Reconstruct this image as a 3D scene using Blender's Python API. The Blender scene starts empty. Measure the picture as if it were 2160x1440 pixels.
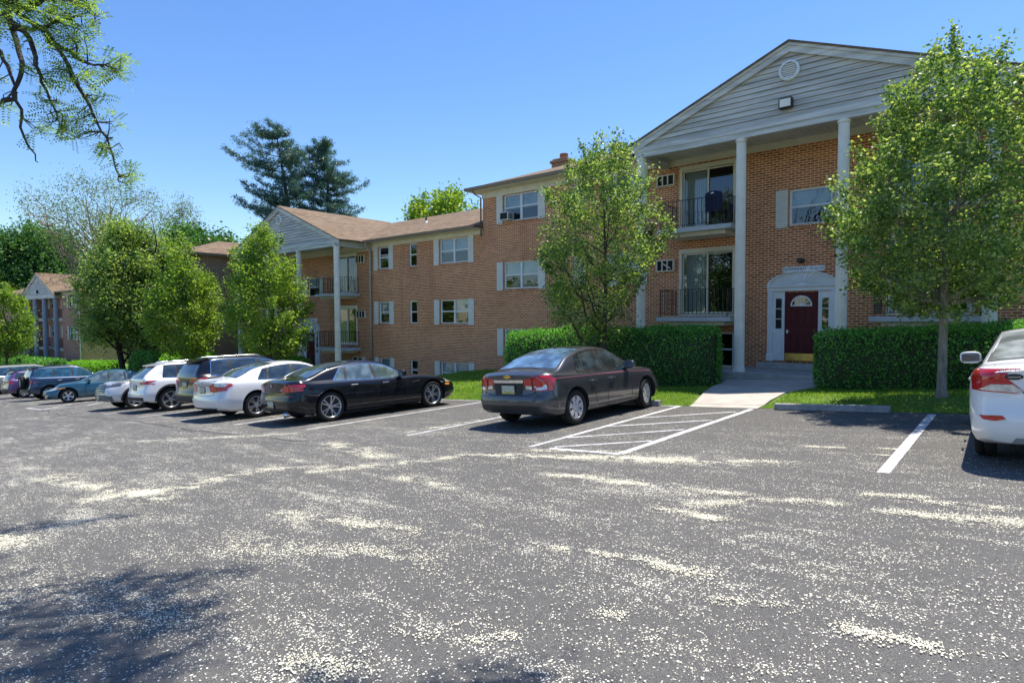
import bpy, bmesh, math, random
import numpy as np
from mathutils import Vector, Matrix
from mathutils.bvhtree import BVHTree
from mathutils import noise as mnoise
R = math.radians
SC = bpy.context.scene
COL = SC.collection

# ------------------------------------------------------------------ camera
cam_d = bpy.data.cameras.new("camera"); cam = bpy.data.objects.new("camera", cam_d); COL.objects.link(cam)
SC.camera = cam
cam_d.sensor_width = 36.0
cam_d.lens = 36.0 * 1261.0 / 2160.0
cam_d.clip_end = 2500.0
cam.matrix_world = (Matrix.Translation((0, 0, 1.62)) @ Matrix.Rotation(R(40.1), 4, 'Z') @
                    Matrix.Rotation(R(90 - 2.33), 4, 'X') @ Matrix.Rotation(R(-0.24), 4, 'Z'))
# ------------------------------------------------------------------ light
SUN = Vector((0.12, 1.0, 2.68)).normalized()
sun_el = math.asin(SUN.z); sun_az = math.atan2(SUN.x, SUN.y)
W = bpy.data.worlds.new("World"); SC.world = W; W.use_nodes = True
nt = W.node_tree; nt.nodes.clear()
o_ = nt.nodes.new('ShaderNodeOutputWorld'); bg = nt.nodes.new('ShaderNodeBackground'); sk = nt.nodes.new('ShaderNodeTexSky')
sk.sky_type = 'NISHITA'; sk.sun_disc = False; sk.sun_elevation = sun_el; sk.sun_rotation = sun_az
sk.air_density = 1.15; sk.dust_density = 0.15; sk.ozone_density = 4.5; sk.altitude = 100
bg.inputs['Strength'].default_value = 0.091
hs = nt.nodes.new('ShaderNodeHueSaturation'); hs.inputs['Saturation'].default_value = 1.18; hs.inputs['Hue'].default_value = .508; nt.links.new(sk.outputs[0], hs.inputs['Color']); nt.links.new(hs.outputs[0], bg.inputs[0]); nt.links.new(bg.outputs[0], o_.inputs[0])
sl = bpy.data.lights.new("sun", 'SUN'); sl.energy = 3.6; sl.angle = R(0.53); sl.color = (1.0, 0.93, 0.82)
so = bpy.data.objects.new("sun", sl); COL.objects.link(so)
so.rotation_euler = SUN.to_track_quat('Z', 'Y').to_euler(); so.location = (0, 0, 60)
SC.view_settings.view_transform = 'Standard'; SC.view_settings.look = 'None'
SC.view_settings.exposure = 1.12; SC.view_settings.gamma = 1.0
SC.cycles.max_bounces = 7; SC.cycles.diffuse_bounces = 3; SC.cycles.transparent_max_bounces = 12
SC.cycles.sample_clamp_indirect = 6.0

# ------------------------------------------------------------------ helpers
def tag(o, label=None, cat=None, group=None, kind=None):
    if label: o['label'] = label
    if cat: o['category'] = cat
    if group: o['group'] = group
    if kind: o['kind'] = kind
    return o
def empty(name, loc=(0, 0, 0), rz=0.0, label=None, cat=None, group=None):
    o = bpy.data.objects.new(name, None); COL.objects.link(o); o.location = loc; o.rotation_euler = (0, 0, rz)
    o.empty_display_size = 0.2
    return tag(o, label, cat, group)
def copy_tree(o, parent=None):
    c = o.copy(); COL.objects.link(c)
    if parent: c.parent = parent
    for ch in list(o.children): copy_tree(ch, c)
    return c

class MB:
    """mesh builder: shapes are added, then built as ONE mesh object"""
    def __init__(s): s.v = []; s.f = []; s.m = []; s.sm = []
    def add(s, vs, fs, mi=0, smooth=False, M=None):
        n = len(s.v)
        if M is not None: vs = [tuple(M @ Vector(p)) for p in vs]
        s.v += [tuple(p) for p in vs]; s.f += [tuple(i + n for i in f) for f in fs]
        s.m += [mi] * len(fs); s.sm += [smooth] * len(fs); return s
    def box(s, x0, x1, y0, y1, z0, z1, mi=0, M=None, bev=0.0):
        if bev > 0:
            b = bev
            vs = []; 
            for z in (z0, z1):
                sg = 1 if z == z1 else -1
                for (x, y) in ((x0 + b, y0 + b), (x1 - b, y0 + b), (x1 - b, y1 - b), (x0 + b, y1 - b)): vs.append((x, y, z))
            for z in (z0 + b, z1 - b):
                for (x, y) in ((x0 + b, y0), (x1 - b, y0), (x1, y0 + b), (x1, y1 - b), (x1 - b, y1), (x0 + b, y1), (x0, y1 - b), (x0, y0 + b)): vs.append((x, y, z))
            fs = [(3, 2, 1, 0), (4, 5, 6, 7)]
            lo = list(range(8, 16)); hi = list(range(16, 24))
            for i in range(8): fs.append((lo[i], lo[(i + 1) % 8], hi[(i + 1) % 8], hi[i]))
            for i in range(4):
                a, c = 2 * i, 2 * i + 1; d = (2 * i + 2) % 8
                fs.append((i, (i + 1) % 4, lo[c], lo[a])); fs.append(((i + 1) % 4, lo[d], lo[c]))
                fs.append((4 + (i + 1) % 4, 4 + i, hi[a], hi[c])); fs.append((4 + (i + 1) % 4, hi[c], hi[d]))
            return s.add(vs, fs, mi, False, M)
        vs = [(x0, y0, z0), (x1, y0, z0), (x1, y1, z0), (x0, y1, z0), (x0, y0, z1), (x1, y0, z1), (x1, y1, z1), (x0, y1, z1)]
        return s.add(vs, [(3, 2, 1, 0), (4, 5, 6, 7), (0, 1, 5, 4), (1, 2, 6, 5), (2, 3, 7, 6), (3, 0, 4, 7)], mi, False, M)
    def quad(s, a, b, c, d, mi=0, M=None): return s.add([a, b, c, d], [(0, 1, 2, 3)], mi, False, M)
    def prism(s, poly, axis, a, b, mi=0, M=None):
        """poly: list of 2D points in the other two axes; extruded along axis from a to b"""
        def mk(p, t):
            if axis == 'y': return (p[0], t, p[1])
            if axis == 'x': return (t, p[0], p[1])
            return (p[0], p[1], t)
        n = len(poly)
        vs = [mk(p, a) for p in poly] + [mk(p, b) for p in poly]
        fs = [tuple(range(n)), tuple(range(2 * n - 1, n - 1, -1))] + [(i, n + i, n + (i + 1) % n, (i + 1) % n) for i in range(n)]
        return s.add(vs, fs, mi, False, M)
    def tube(s, pts, rad, n=6, mi=0, M=None, cap=True):
        pts = [Vector(p) for p in pts]
        rad = rad if isinstance(rad, (list, tuple)) else [rad] * len(pts)
        vs = []; fs = []
        up = Vector((0, 0, 1))
        d0 = (pts[1] - pts[0]).normalized()
        a = d0.cross(up) if abs(d0.z) < .95 else d0.cross(Vector((1, 0, 0)))
        a.normalize()
        for i, p in enumerate(pts):
            d = (pts[min(i + 1, len(pts) - 1)] - pts[max(i - 1, 0)]).normalized()
            a = (a - d * a.dot(d)); a.normalize(); b = d.cross(a)
            for k in range(n):
                t = 2 * math.pi * k / n
                vs.append(p + (a * math.cos(t) + b * math.sin(t)) * rad[i])
        for i in range(len(pts) - 1):
            for k in range(n):
                k2 = (k + 1) % n
                fs.append((i * n + k, i * n + k2, (i + 1) * n + k2, (i + 1) * n + k))
        if cap:
            fs.append(tuple(range(n - 1, -1, -1))); fs.append(tuple(range((len(pts) - 1) * n, len(pts) * n)))
        return s.add(vs, fs, mi, True, M)
    def lathe(s, prof, n=24, axis='z', mi=0, M=None, smooth=True):
        """prof: (radius, height) pairs"""
        vs = []; fs = []
        for (r, h) in prof:
            for k in range(n):
                t = 2 * math.pi * k / n; c, q = r * math.cos(t), r * math.sin(t)
                vs.append((c, q, h) if axis == 'z' else ((h, c, q) if axis == 'x' else (c, h, q)))
        for i in range(len(prof) - 1):
            for k in range(n):
                k2 = (k + 1) % n
                fs.append((i * n + k, i * n + k2, (i + 1) * n + k2, (i + 1) * n + k))
        return s.add(vs, fs, mi, smooth, M)
    def build(s, name, mats, parent=None, loc=None):
        me = bpy.data.meshes.new(name); me.from_pydata(s.v, [], s.f)
        if not isinstance(mats, (list, tuple)): mats = [mats]
        for m in mats: me.materials.append(m)
        me.polygons.foreach_set('material_index', s.m); me.polygons.foreach_set('use_smooth', s.sm)
        me.update()
        o = bpy.data.objects.new(name, me); COL.objects.link(o)
        if parent: o.parent = parent
        if loc: o.location = loc
        return o

def np_mesh(name, verts, k, mats, parent=None, smooth=False):
    """verts (n*k,3): n separate k-gons"""
    n = len(verts) // k
    me = bpy.data.meshes.new(name)
    me.vertices.add(n * k); me.vertices.foreach_set('co', np.ascontiguousarray(verts, dtype=np.float32).ravel())
    me.loops.add(n * k); me.loops.foreach_set('vertex_index', np.arange(n * k, dtype=np.int32))
    me.polygons.add(n); me.polygons.foreach_set('loop_start', np.arange(0, n * k, k, dtype=np.int32))
    try: me.polygons.foreach_set('loop_total', np.full(n, k, dtype=np.int32))
    except Exception: pass
    me.update(calc_edges=True)
    for m in (mats if isinstance(mats, (list, tuple)) else [mats]): me.materials.append(m)
    o = bpy.data.objects.new(name, me); COL.objects.link(o)
    if parent: o.parent = parent
    return o

# ------------------------------------------------------------------ materials
class NT:
    def __init__(s, name):
        s.m = bpy.data.materials.new(name); s.m.use_nodes = True; s.t = s.m.node_tree; s.t.nodes.clear()
        s.out = s.n('ShaderNodeOutputMaterial')
    def n(s, t, **kw):
        x = s.t.nodes.new(t)
        for k, v in kw.items(): setattr(x, k, v)
        return x
    def l(s, a, b): s.t.links.new(a, b)
    def pb(s, color=(.5, .5, .5), rough=.6, metal=0.0, spec=.5, coat=0.0):
        p = s.n('ShaderNodeBsdfPrincipled'); p.inputs['Roughness'].default_value = rough; p.inputs['Metallic'].default_value = metal
        p.inputs['Specular IOR Level'].default_value = spec; p.inputs['Coat Weight'].default_value = coat; p.inputs['Coat Roughness'].default_value = .03
        if isinstance(color, tuple): p.inputs['Base Color'].default_value = (*color, 1)
        else: s.l(color, p.inputs['Base Color'])
        s.l(p.outputs[0], s.out.inputs[0]); s.p = p; return p
    def coord(s, kind='Object', scale=(1, 1, 1)):
        c = s.n('ShaderNodeTexCoord'); mp = s.n('ShaderNodeMapping'); mp.inputs['Scale'].default_value = scale
        s.l(c.outputs[kind], mp.inputs[0]); return mp.outputs[0]
    def geo(s, scale=(1, 1, 1)):
        c = s.n('ShaderNodeNewGeometry'); mp = s.n('ShaderNodeMapping'); mp.inputs['Scale'].default_value = scale
        s.l(c.outputs['Position'], mp.inputs[0]); return mp.outputs[0]
    def noise(s, vec, scale, detail=3, rough=.55):
        x = s.n('ShaderNodeTexNoise'); x.inputs['Scale'].default_value = scale; x.inputs['Detail'].default_value = detail; x.inputs['Roughness'].default_value = rough
        s.l(vec, x.inputs['Vector']); return x.outputs['Fac']
    def ramp(s, fac, stops):
        r = s.n('ShaderNodeValToRGB'); e = r.color_ramp.elements
        while len(e) < len(stops): e.new(.5)
        for i, (p, c) in enumerate(stops):
            e[i].position = p; e[i].color = (*c, 1) if isinstance(c, tuple) else (c, c, c, 1)
        s.l(fac, r.inputs[0]); return r.outputs[0]
    def mix(s, fac, a, b, mode='MIX'):
        x = s.n('ShaderNodeMix', data_type='RGBA', blend_type=mode)
        for sock, v in ((x.inputs[0], fac), (x.inputs[6], a), (x.inputs[7], b)):
            if isinstance(v, (int, float)): sock.default_value = v
            elif isinstance(v, tuple): sock.default_value = (*v, 1)
            else: s.l(v, sock)
        return x.outputs[2]
    def math(s, op, a, b=None, clamp=False):
        x = s.n('ShaderNodeMath', operation=op, use_clamp=clamp)
        for sock, v in ((x.inputs[0], a), (x.inputs[1], b)):
            if v is None: continue
            if isinstance(v, (int, float)): sock.default_value = v
            else: s.l(v, sock)
        return x.outputs[0]
    def bump(s, h, strength=.3, dist=.01):
        b = s.n('ShaderNodeBump'); b.inputs['Strength'].default_value = strength; b.inputs['Distance'].default_value = dist
        s.l(h, b.inputs['Height']); s.l(b.outputs[0], s.p.inputs['Normal']); return b

def m_plain(name, color, rough=.5, metal=0., spec=.5, var=.12, scale=6., coat=0., bump=0.):
    t = NT(name); v = t.coord()
    n = t.noise(v, scale, 4)
    c = t.mix(t.ramp(n, [(.3, 0.), (.7, 1.)]), tuple(x * (1 - var) for x in color), tuple(min(1, x * (1 + var)) for x in color))
    t.pb(c, rough, metal, spec, coat)
    if bump: t.bump(t.noise(v, scale * 8, 3), bump, .005)
    return t.m

def m_brick(name, cols, mortar, msize=.009, sooty=.25):
    t = NT(name); c = t.n('ShaderNodeTexCoord'); sp = t.n('ShaderNodeSeparateXYZ'); t.l(c.outputs['Object'], sp.inputs[0])
    cb = t.n('ShaderNodeCombineXYZ'); t.l(t.math('ADD', sp.outputs[0], sp.outputs[1]), cb.inputs[0]); t.l(sp.outputs[2], cb.inputs[1])
    b = t.n('ShaderNodeTexBrick'); b.offset = .5; b.squash = 1.0
    b.inputs['Scale'].default_value = 1.0; b.inputs['Brick Width'].default_value = .208; b.inputs['Row Height'].default_value = .0712
    b.inputs['Mortar Size'].default_value = msize; b.inputs['Mortar Smooth'].default_value = .25; b.inputs['Bias'].default_value = -.1
    b.inputs['Color1'].default_value = (0, 0, 0, 1); b.inputs['Color2'].default_value = (1, 1, 1, 1); b.inputs['Mortar'].default_value = (.5, .5, .5, 1)
    t.l(cb.outputs[0], b.inputs['Vector'])
    rc = t.ramp(b.outputs['Color'], [(0.0, cols[0]), (.35, cols[1]), (.7, cols[2]), (1.0, cols[3])])
    v = t.geo()
    fine = t.noise(v, 60, 4, .7); big = t.noise(v, .55, 4, .6)
    rc = t.mix(t.math('MULTIPLY', fine, .28), rc, tuple(x * .45 for x in cols[1]))
    cc = t.mix(b.outputs['Fac'], rc, mortar)
    cc = t.mix(t.ramp(big, [(.40, 0.), (.72, sooty)]), cc, tuple(x * .62 for x in cols[0]))
    stn = t.noise(t.geo((1.6, 1.6, .18)), 1.2, 4, .6); cc = t.mix(t.ramp(stn, [(.56, 0.), (.72, .22)]), cc, tuple(x * .45 for x in cols[1]))
    t.pb(cc, .85, 0, .25)
    h = t.math('ADD', t.math('MULTIPLY', t.math('SUBTRACT', 1.0, b.outputs['Fac']), .8), t.math('MULTIPLY', fine, .3))
    t.bump(h, .6, .008)
    return t.m

MBRICK = m_brick("brick_red_brown", [(.33, .090, .032), (.52, .148, .052), (.62, .215, .080), (.44, .120, .052)], (.94, .625, .385), .0120)
MBRICK_DARK = m_brick("brick_dark", [(.19, .085, .045), (.26, .115, .058), (.30, .14, .065), (.21, .11, .06)], (.60, .46, .33), .0105)
MBRICK_PINK = m_brick("brick_pink", [(.46, .21, .15), (.54, .26, .19), (.56, .29, .22), (.44, .21, .17)], (.62, .46, .38), .006)
MBRICK_LIT = m_brick("brick_lit_side", [(.55, .36, .15), (.62, .42, .19), (.66, .46, .22), (.52, .35, .18)], (.32, .22, .12), .012)  # light on the far left building's side wall, put into the brick colour
MBRICK_WHITE = m_brick("brick_painted", [(.78, .75, .66), (.84, .81, .72), (.86, .84, .76), (.80, .77, .69)], (.60, .57, .49), .005)

def m_siding(name, color):
    t = NT(name); v = t.geo(); st = t.noise(t.geo((.5, .5, 6)), 1.5, 5, .6); sp = t.noise(v, 9, 4, .7)
    c = t.mix(t.ramp(st, [(.38, 0.), (.62, 1.)]), tuple(x * .66 for x in color), color)
    c = t.mix(t.ramp(sp, [(.66, 0.), (.76, .5)]), c, tuple(x * .45 for x in color))
    t.pb(c, .6, 0, .3); t.bump(st, .2, .004); return t.m
MSIDING = m_siding("grey_siding", (.68, .63, .56))
MBEAM = m_siding("painted_beam", (.74, .71, .66))
MTRIM = m_plain("tan_trim", (.72, .64, .50), .6, var=.1, scale=2)
MWHITE = m_plain("white_paint", (.78, .79, .79), .45, var=.06, scale=3)
MCOLW = m_plain("column_paint", (.86, .80, .70), .5, var=.09, scale=2.5)
MGUT = m_plain("brown_gutter", (.22, .17, .13), .45, var=.15)
MGUTL = m_plain("grey_gutter", (.42, .38, .35), .45, var=.1)
MIRON = m_plain("black_iron", (.015, .015, .016), .4, spec=.5)
MCONC = m_plain("concrete_slab", (.40, .38, .35), .85, var=.18, scale=5, bump=.2)
MSLAB = m_plain("painted_slab", (.56, .57, .58), .6, var=.1, scale=3)
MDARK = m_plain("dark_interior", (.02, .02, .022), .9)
MBLIND = None
def m_blind():
    t = NT("window_blind"); v = t.geo(); w = t.n('ShaderNodeTexWave', wave_type='BANDS', bands_direction='Z'); w.inputs['Scale'].default_value = 9; w.inputs['Distortion'].default_value = 1.5
    w.inputs['Detail'].default_value = 2; t.l(v, w.inputs['Vector'])
    c = t.mix(w.outputs['Fac'], (.40, .46, .44), (.62, .68, .66)); n = t.noise(v, 2.2, 3)
    c = t.mix(t.ramp(n, [(.35, 0.), (.7, .6)]), c, (.25, .33, .36))
    t.pb(c, .8); return t.m
MBLIND = m_blind()
def m_curtain():
    t = NT("curtain_cloth"); w = t.n('ShaderNodeTexWave', wave_type='BANDS', bands_direction='X'); w.inputs['Scale'].default_value = 5; w.inputs['Distortion'].default_value = 1.
    t.l(t.geo(), w.inputs['Vector']); c = t.mix(w.outputs['Fac'], (.30, .31, .27), (.52, .53, .48)); t.pb(c, .9); return t.m
MCURT = m_curtain()
def m_glass():
    t = NT("window_glass"); tr = t.n('ShaderNodeBsdfTransparent'); tr.inputs[0].default_value = (.72, .78, .80, 1)
    g = t.n('ShaderNodeBsdfGlossy'); g.inputs['Roughness'].default_value = .012; g.inputs[0].default_value = (.9, .95, 1, 1)
    lw = t.n('ShaderNodeLayerWeight'); lw.inputs[0].default_value = .2
    f = t.math('ADD', t.math('MULTIPLY', lw.outputs['Fresnel'], .9), .09, True)
    mx = t.n('ShaderNodeMixShader'); t.l(f, mx.inputs[0]); t.l(tr.outputs[0], mx.inputs[1]); t.l(g.outputs[0], mx.inputs[2]); t.l(mx.outputs[0], t.out.inputs[0])
    nb = t.n('ShaderNodeBump'); nb.inputs['Strength'].default_value = .12; nb.inputs['Distance'].default_value = .02
    t.l(t.noise(t.geo(), 1.8, 2), nb.inputs['Height']); t.l(nb.outputs[0], g.inputs['Normal'])
    return t.m
MGLASS = m_glass()
def m_roof():
    t = NT("roof_shingles"); c = t.n('ShaderNodeTexCoord'); sp = t.n('ShaderNodeSeparateXYZ'); t.l(c.outputs['Object'], sp.inputs[0])
    cb = t.n('ShaderNodeCombineXYZ'); t.l(t.math('ADD', sp.outputs[0], sp.outputs[1]), cb.inputs[0]); t.l(t.math('MULTIPLY', sp.outputs[2], 2.7), cb.inputs[1])
    b = t.n('ShaderNodeTexBrick'); b.inputs['Scale'].default_value = 1; b.inputs['Brick Width'].default_value = .30; b.inputs['Row Height'].default_value = .14; b.inputs['Mortar Size'].default_value = .006
    b.inputs['Color1'].default_value = (0, 0, 0, 1); b.inputs['Color2'].default_value = (1, 1, 1, 1); t.l(cb.outputs[0], b.inputs['Vector'])
    rc = t.ramp(b.outputs['Color'], [(0, (.13, .092, .052)), (.4, (.20, .142, .082)), (.75, (.26, .19, .112)), (1, (.17, .13, .09))])
    g = t.noise(t.geo(), 35, 3, .8); rc = t.mix(t.math('MULTIPLY', g, .5), rc, (.12, .08, .07))
    big = t.noise(t.geo(), .5, 3); rc = t.mix(t.ramp(big, [(.4, 0.), (.7, .3)]), rc, (.27, .20, .145))
    cc = t.mix(b.outputs['Fac'], rc, (.09, .06, .05)); t.pb(cc, .9, 0, .2); t.bump(t.math('SUBTRACT', g, b.outputs['Fac']), .5, .01); return t.m
MROOF = m_roof()

def m_leaf(name, c_dark, c_mid, c_light, trans=.45, nscale=1.1):
    t = NT(name); g = t.n('ShaderNodeNewGeometry')
    cl = t.noise(g.outputs['Position'], nscale, 3, .6)
    f = t.math('ADD', t.math('MULTIPLY', g.outputs['Random Per Island'], .6), t.math('MULTIPLY', t.ramp(cl, [(.3, 0.), (.7, 1.)]), .4))
    c = t.ramp(f, [(.05, c_dark), (.5, c_mid), (.95, c_light)])
    d = t.n('ShaderNodeBsdfPrincipled'); d.inputs['Roughness'].default_value = .45; d.inputs['Specular IOR Level'].default_value = .5; t.l(c, d.inputs['Base Color'])
    tr = t.n('ShaderNodeBsdfTranslucent'); t.l(t.mix(1.0, c, (2.1, 2.0, .9), 'MULTIPLY'), tr.inputs[0])
    mx = t.n('ShaderNodeMixShader'); mx.inputs[0].default_value = trans
    t.l(d.outputs[0], mx.inputs[1]); t.l(tr.outputs[0], mx.inputs[2]); t.l(mx.outputs[0], t.out.inputs[0]); return t.m
MLEAF_PEAR = m_leaf("pear_leaves", (.025, .065, .02), (.12, .215, .06), (.40, .47, .20), .5, 2.6)
MLEAF_BRIGHT = m_leaf("bright_leaves", (.045, .10, .018), (.14, .25, .035), (.33, .42, .08), .5, 1.5)
MLEAF_OLIVE = m_leaf("olive_leaves", (.04, .09, .025), (.15, .25, .065), (.38, .46, .16), .5, 1.2)
MLEAF_DARK = m_leaf("dark_leaves", (.015, .055, .018), (.05, .14, .035), (.12, .27, .07), .42)
MLEAF_PINE = m_leaf("pine_needles", (.02, .055, .075), (.045, .115, .13), (.11, .20, .15), .3)
MLEAF_HEDGE = m_leaf("hedge_leaves", (.025, .09, .02), (.10, .30, .055), (.24, .50, .12), .4, 6)
MLEAF_LIME = m_leaf("lime_leaves", (.10, .26, .02), (.17, .40, .03), (.26, .50, .05), .35, 2.5)
MLEAF_PALE = m_leaf("young_leaves", (.06, .10, .04), (.11, .17, .07), (.19, .25, .11), .4)
MLEAF_LOC = m_leaf("locust_leaves", (.05, .11, .02), (.12, .22, .045), (.26, .36, .11), .55)
def m_bark(name, c):
    t = NT(name); n = t.noise(t.coord(scale=(1, 1, .25)), 14, 6, .7)
    t.pb(t.mix(t.ramp(n, [(.35, 0.), (.65, 1.)]), tuple(x * .45 for x in c), c), .9, 0, .2); t.bump(n, .8, .03); return t.m
MBARK = m_bark("grey_bark", (.34, .30, .24)); MBARKD = m_bark("dark_bark", (.07, .055, .045)); MBARKP = m_bark("pear_bark", (.13, .11, .085))
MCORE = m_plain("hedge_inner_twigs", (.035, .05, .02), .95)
# ================================================================== GROUND
rng = np.random.default_rng(7); random.seed(7)
def gz(x):
    x = np.asarray(x, float)
    return np.where(x < -46, -3.036 + .015 * (x + 46), np.where(x > 15, .99, .066 * x))
def yc(x):
    x = np.asarray(x, float)
    return np.where(x > -38, 12.6, 12.6 - np.clip((-38 - x) / 24, 0, 1) * 3.2)
def ss(t): t = np.clip(t, 0, 1); return t * t * (3 - 2 * t)
def lawn_z(x, y):
    x = np.asarray(x, float); y = np.asarray(y, float)
    d = y - yc(x)
    a2 = np.where(x > -2, .15, np.where(x > -9, 0.0, .30)) * 1.0
    a2 = a2 * (1 - ss((-17.6 - x) / 2.2)) + ss((-32 - x) / 6) * .9
    a2 = np.where((x > -9) & (x < -2), 0.0, a2)
    return gz(x) + .17 * ss(d / 1.3) + a2 * ss((d - 1.2) / 4.2) + .012 * np.sin(x * 2.1) * np.sin(y * 1.7) * np.clip(d, 0, 1)
def ground_at(x, y):
    return float(lawn_z(x, y)) if y > float(yc(x)) else float(gz(x))

def m_ground(name, c1, c2, c3, bump=.5):
    t = NT(name); v = t.geo(); n = t.noise(v, 3, 5, .7); f = t.noise(v, 40, 4, .7)
    c = t.mix(t.ramp(n, [(.3, 0.), (.7, 1.)]), c1, c2); c = t.mix(t.ramp(f, [(.4, 0.), (.75, .6)]), c, c3)
    t.pb(c, .95, 0, .1); t.bump(f, bump, .03); return t.m
MGRASS_G = m_ground("lawn_soil", (.06, .13, .02), (.13, .22, .035), (.17, .17, .07))
def m_asphalt():
    t = NT("asphalt"); v = t.geo()
    big = t.noise(v, .5, 4, .6); fine = t.noise(v, 160, 2, .8); mid = t.noise(v, 9, 4, .6)
    base = t.mix(t.ramp(big, [(.3, 0.), (.7, 1.)]), (.060, .058, .055), (.080, .078, .074))
    g2 = t.noise(v, 75, 3, .8); base = t.mix(t.ramp(g2, [(.36, .75), (.52, 0.)]), base, (.028, .027, .026)); base = t.mix(t.ramp(fine, [(.46, .0), (.66, .95)]), base, (.215, .21, .20))
    base = t.mix(t.ramp(mid, [(.35, .3), (.55, 0.)]), base, (.06, .06, .064))
    # litter of petals: density field x cell-wise flecks
    sp = t.n('ShaderNodeSeparateXYZ'); t.l(v, sp.inputs[0]); y = sp.outputs[1]
    lane = t.ramp(t.math('MULTIPLY', t.math('ADD', y, 2.), .06), [(0.0, .8), (.3, .95), (.5, .62), (.68, .30), (.85, .12)])
    st = t.geo((.50, 1.5, 1)); st.node.inputs['Rotation'].default_value = (0, 0, R(17)); d1 = t.noise(st, 1.1, 9, .74); d2 = t.noise(st, 3.6, 4, .6)
    dens = t.math('ADD', t.math('MULTIPLY', t.ramp(d1, [(.49, .01), (.57, .20), (.66, .75)]), .85), t.math('MULTIPLY', t.ramp(d2, [(.47, .02), (.58, .10), (.70, .45)]), .8))
    dens = t.math('MULTIPLY', t.math('MULTIPLY', dens, lane), .85)
    def flecks(scale, size, off, gain):
        wv = t.n('ShaderNodeVectorMath', operation='ADD'); nz = t.n('ShaderNodeTexNoise'); nz.inputs['Scale'].default_value = scale * .9; nz.inputs['Detail'].default_value = 1
        t.l(v, nz.inputs['Vector']); sc = t.n('ShaderNodeVectorMath', operation='SCALE'); t.l(nz.outputs['Color'], sc.inputs[0]); sc.inputs['Scale'].default_value = 1.1 / scale
        t.l(v, wv.inputs[0]); t.l(sc.outputs[0], wv.inputs[1])
        vo = t.n('ShaderNodeTexVoronoi', voronoi_dimensions='2D'); vo.inputs['Scale'].default_value = scale; t.l(wv.outputs[0], vo.inputs['Vector'])
        s2 = t.n('ShaderNodeSeparateColor'); t.l(vo.outputs['Color'], s2.inputs[0])
        on = t.math('LESS_THAN', s2.outputs[0], t.math('MULTIPLY', dens, gain)); rad = t.math('MULTIPLY', t.math('ADD', s2.outputs[1], .35), size)
        return t.math('MULTIPLY', on, t.math('LESS_THAN', vo.outputs['Distance'], rad))
    f = t.math('MAXIMUM', t.math('MAXIMUM', flecks(66, .34, 0, .9), flecks(105, .40, 3, 1.0)), flecks(40, .22, 5, .4))
    hue = t.noise(v, 1.3, 2); pc = t.mix(hue, (.70, .70, .66), (.74, .70, .50))
    t.pb(t.mix(f, base, pc), .85, 0, .25); t.bump(t.math('ADD', fine, t.math('MULTIPLY', f, .3)), .25, .004); return t.m
MASPH = m_asphalt()
def m_paint():
    t = NT("line_paint"); v = t.geo(); n = t.noise(v, 30, 5, .75); n2 = t.noise(v, 4, 3)
    c = t.mix(t.ramp(t.math('ADD', t.math('MULTIPLY', n, .7), t.math('MULTIPLY', n2, .3)), [(.45, 0.), (.57, .9)]), (.70, .71, .72), (.24, .24, .25)); t.pb(c, .7, 0, .3); return t.m
MPAINT = m_paint()

def grid_sheet(name, xs, ys, zf, mat, yoff=None):
    V = []; F = []; nx = len(xs)
    for j in range(len(ys)):
        for i, x in enumerate(xs):
            y = ys[j] if yoff is None else yoff(x, ys[j])
            V.append((x, y, zf(x, y)))
    for j in range(len(ys) - 1):
        for i in range(nx - 1): F.append((j * nx + i, j * nx + i + 1, (j + 1) * nx + i + 1, (j + 1) * nx + i))
    m = MB(); m.add(V, F, 0, True); return m.build(name, mat)
def far_z(x, y):
    # far country: below everything near, gently uneven
    b = float(gz(max(min(x, 15), -120))) - .12
    if y > 19.5 and x > -45: b = min(b, -.3 + .0 * x)
    return b
xs = [-900, -500, -300, -200, -150, -120, -100, -90, -80, -70, -62, -54, -46, -40, -35, -30, -25, -20, -15, -10, -5, 0, 5, 10, 15, 20, 30, 60, 120, 250, 500]
ys = [-500, -300, -150, -80, -40, -20, -10, 0, 5, 9, 12.5, 16, 20, 26, 32, 40, 60, 90, 150, 300, 600, 900]
tag(grid_sheet("ground", xs, ys, far_z, MGRASS_G), kind='structure')
xa = [-120, -100, -90, -80, -70, -62, -58, -54, -50, -46, -42, -38, -34, -30, -20, -10, 0, 10, 15, 25]
tag(grid_sheet("asphalt_lot", xa, [-52, -28, -14, 0, 6, 1000], lambda x, y: float(gz(x)), MASPH, lambda x, y: float(yc(x)) if y > 500 else y), kind='structure')
xl = list(np.arange(-96, -26, 2.0)) + list(np.arange(-26, 12.01, .4))
yl = list(np.linspace(0, 7.2, 19))
def lz(x, y): return float(lawn_z(x, y)) + .006
tag(grid_sheet("lawn", xl, yl, lz, MGRASS_G, lambda x, t: float(yc(x)) - .03 + t), kind='structure')
m = MB()
for i in range(len(xl) - 1):   # clean lip where the turf meets the asphalt
    a, b = xl[i], xl[i + 1]
    m.quad((a, float(yc(a)) - .03, lz(a, float(yc(a)) - .03)), (b, float(yc(b)) - .03, lz(b, float(yc(b)) - .03)), (b, float(yc(b)) - .03, float(gz(b)) - .1), (a, float(yc(a)) - .03, float(gz(a)) - .1))
tag(m.build("lawn_edge", MGRASS_G), kind='structure')

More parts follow.
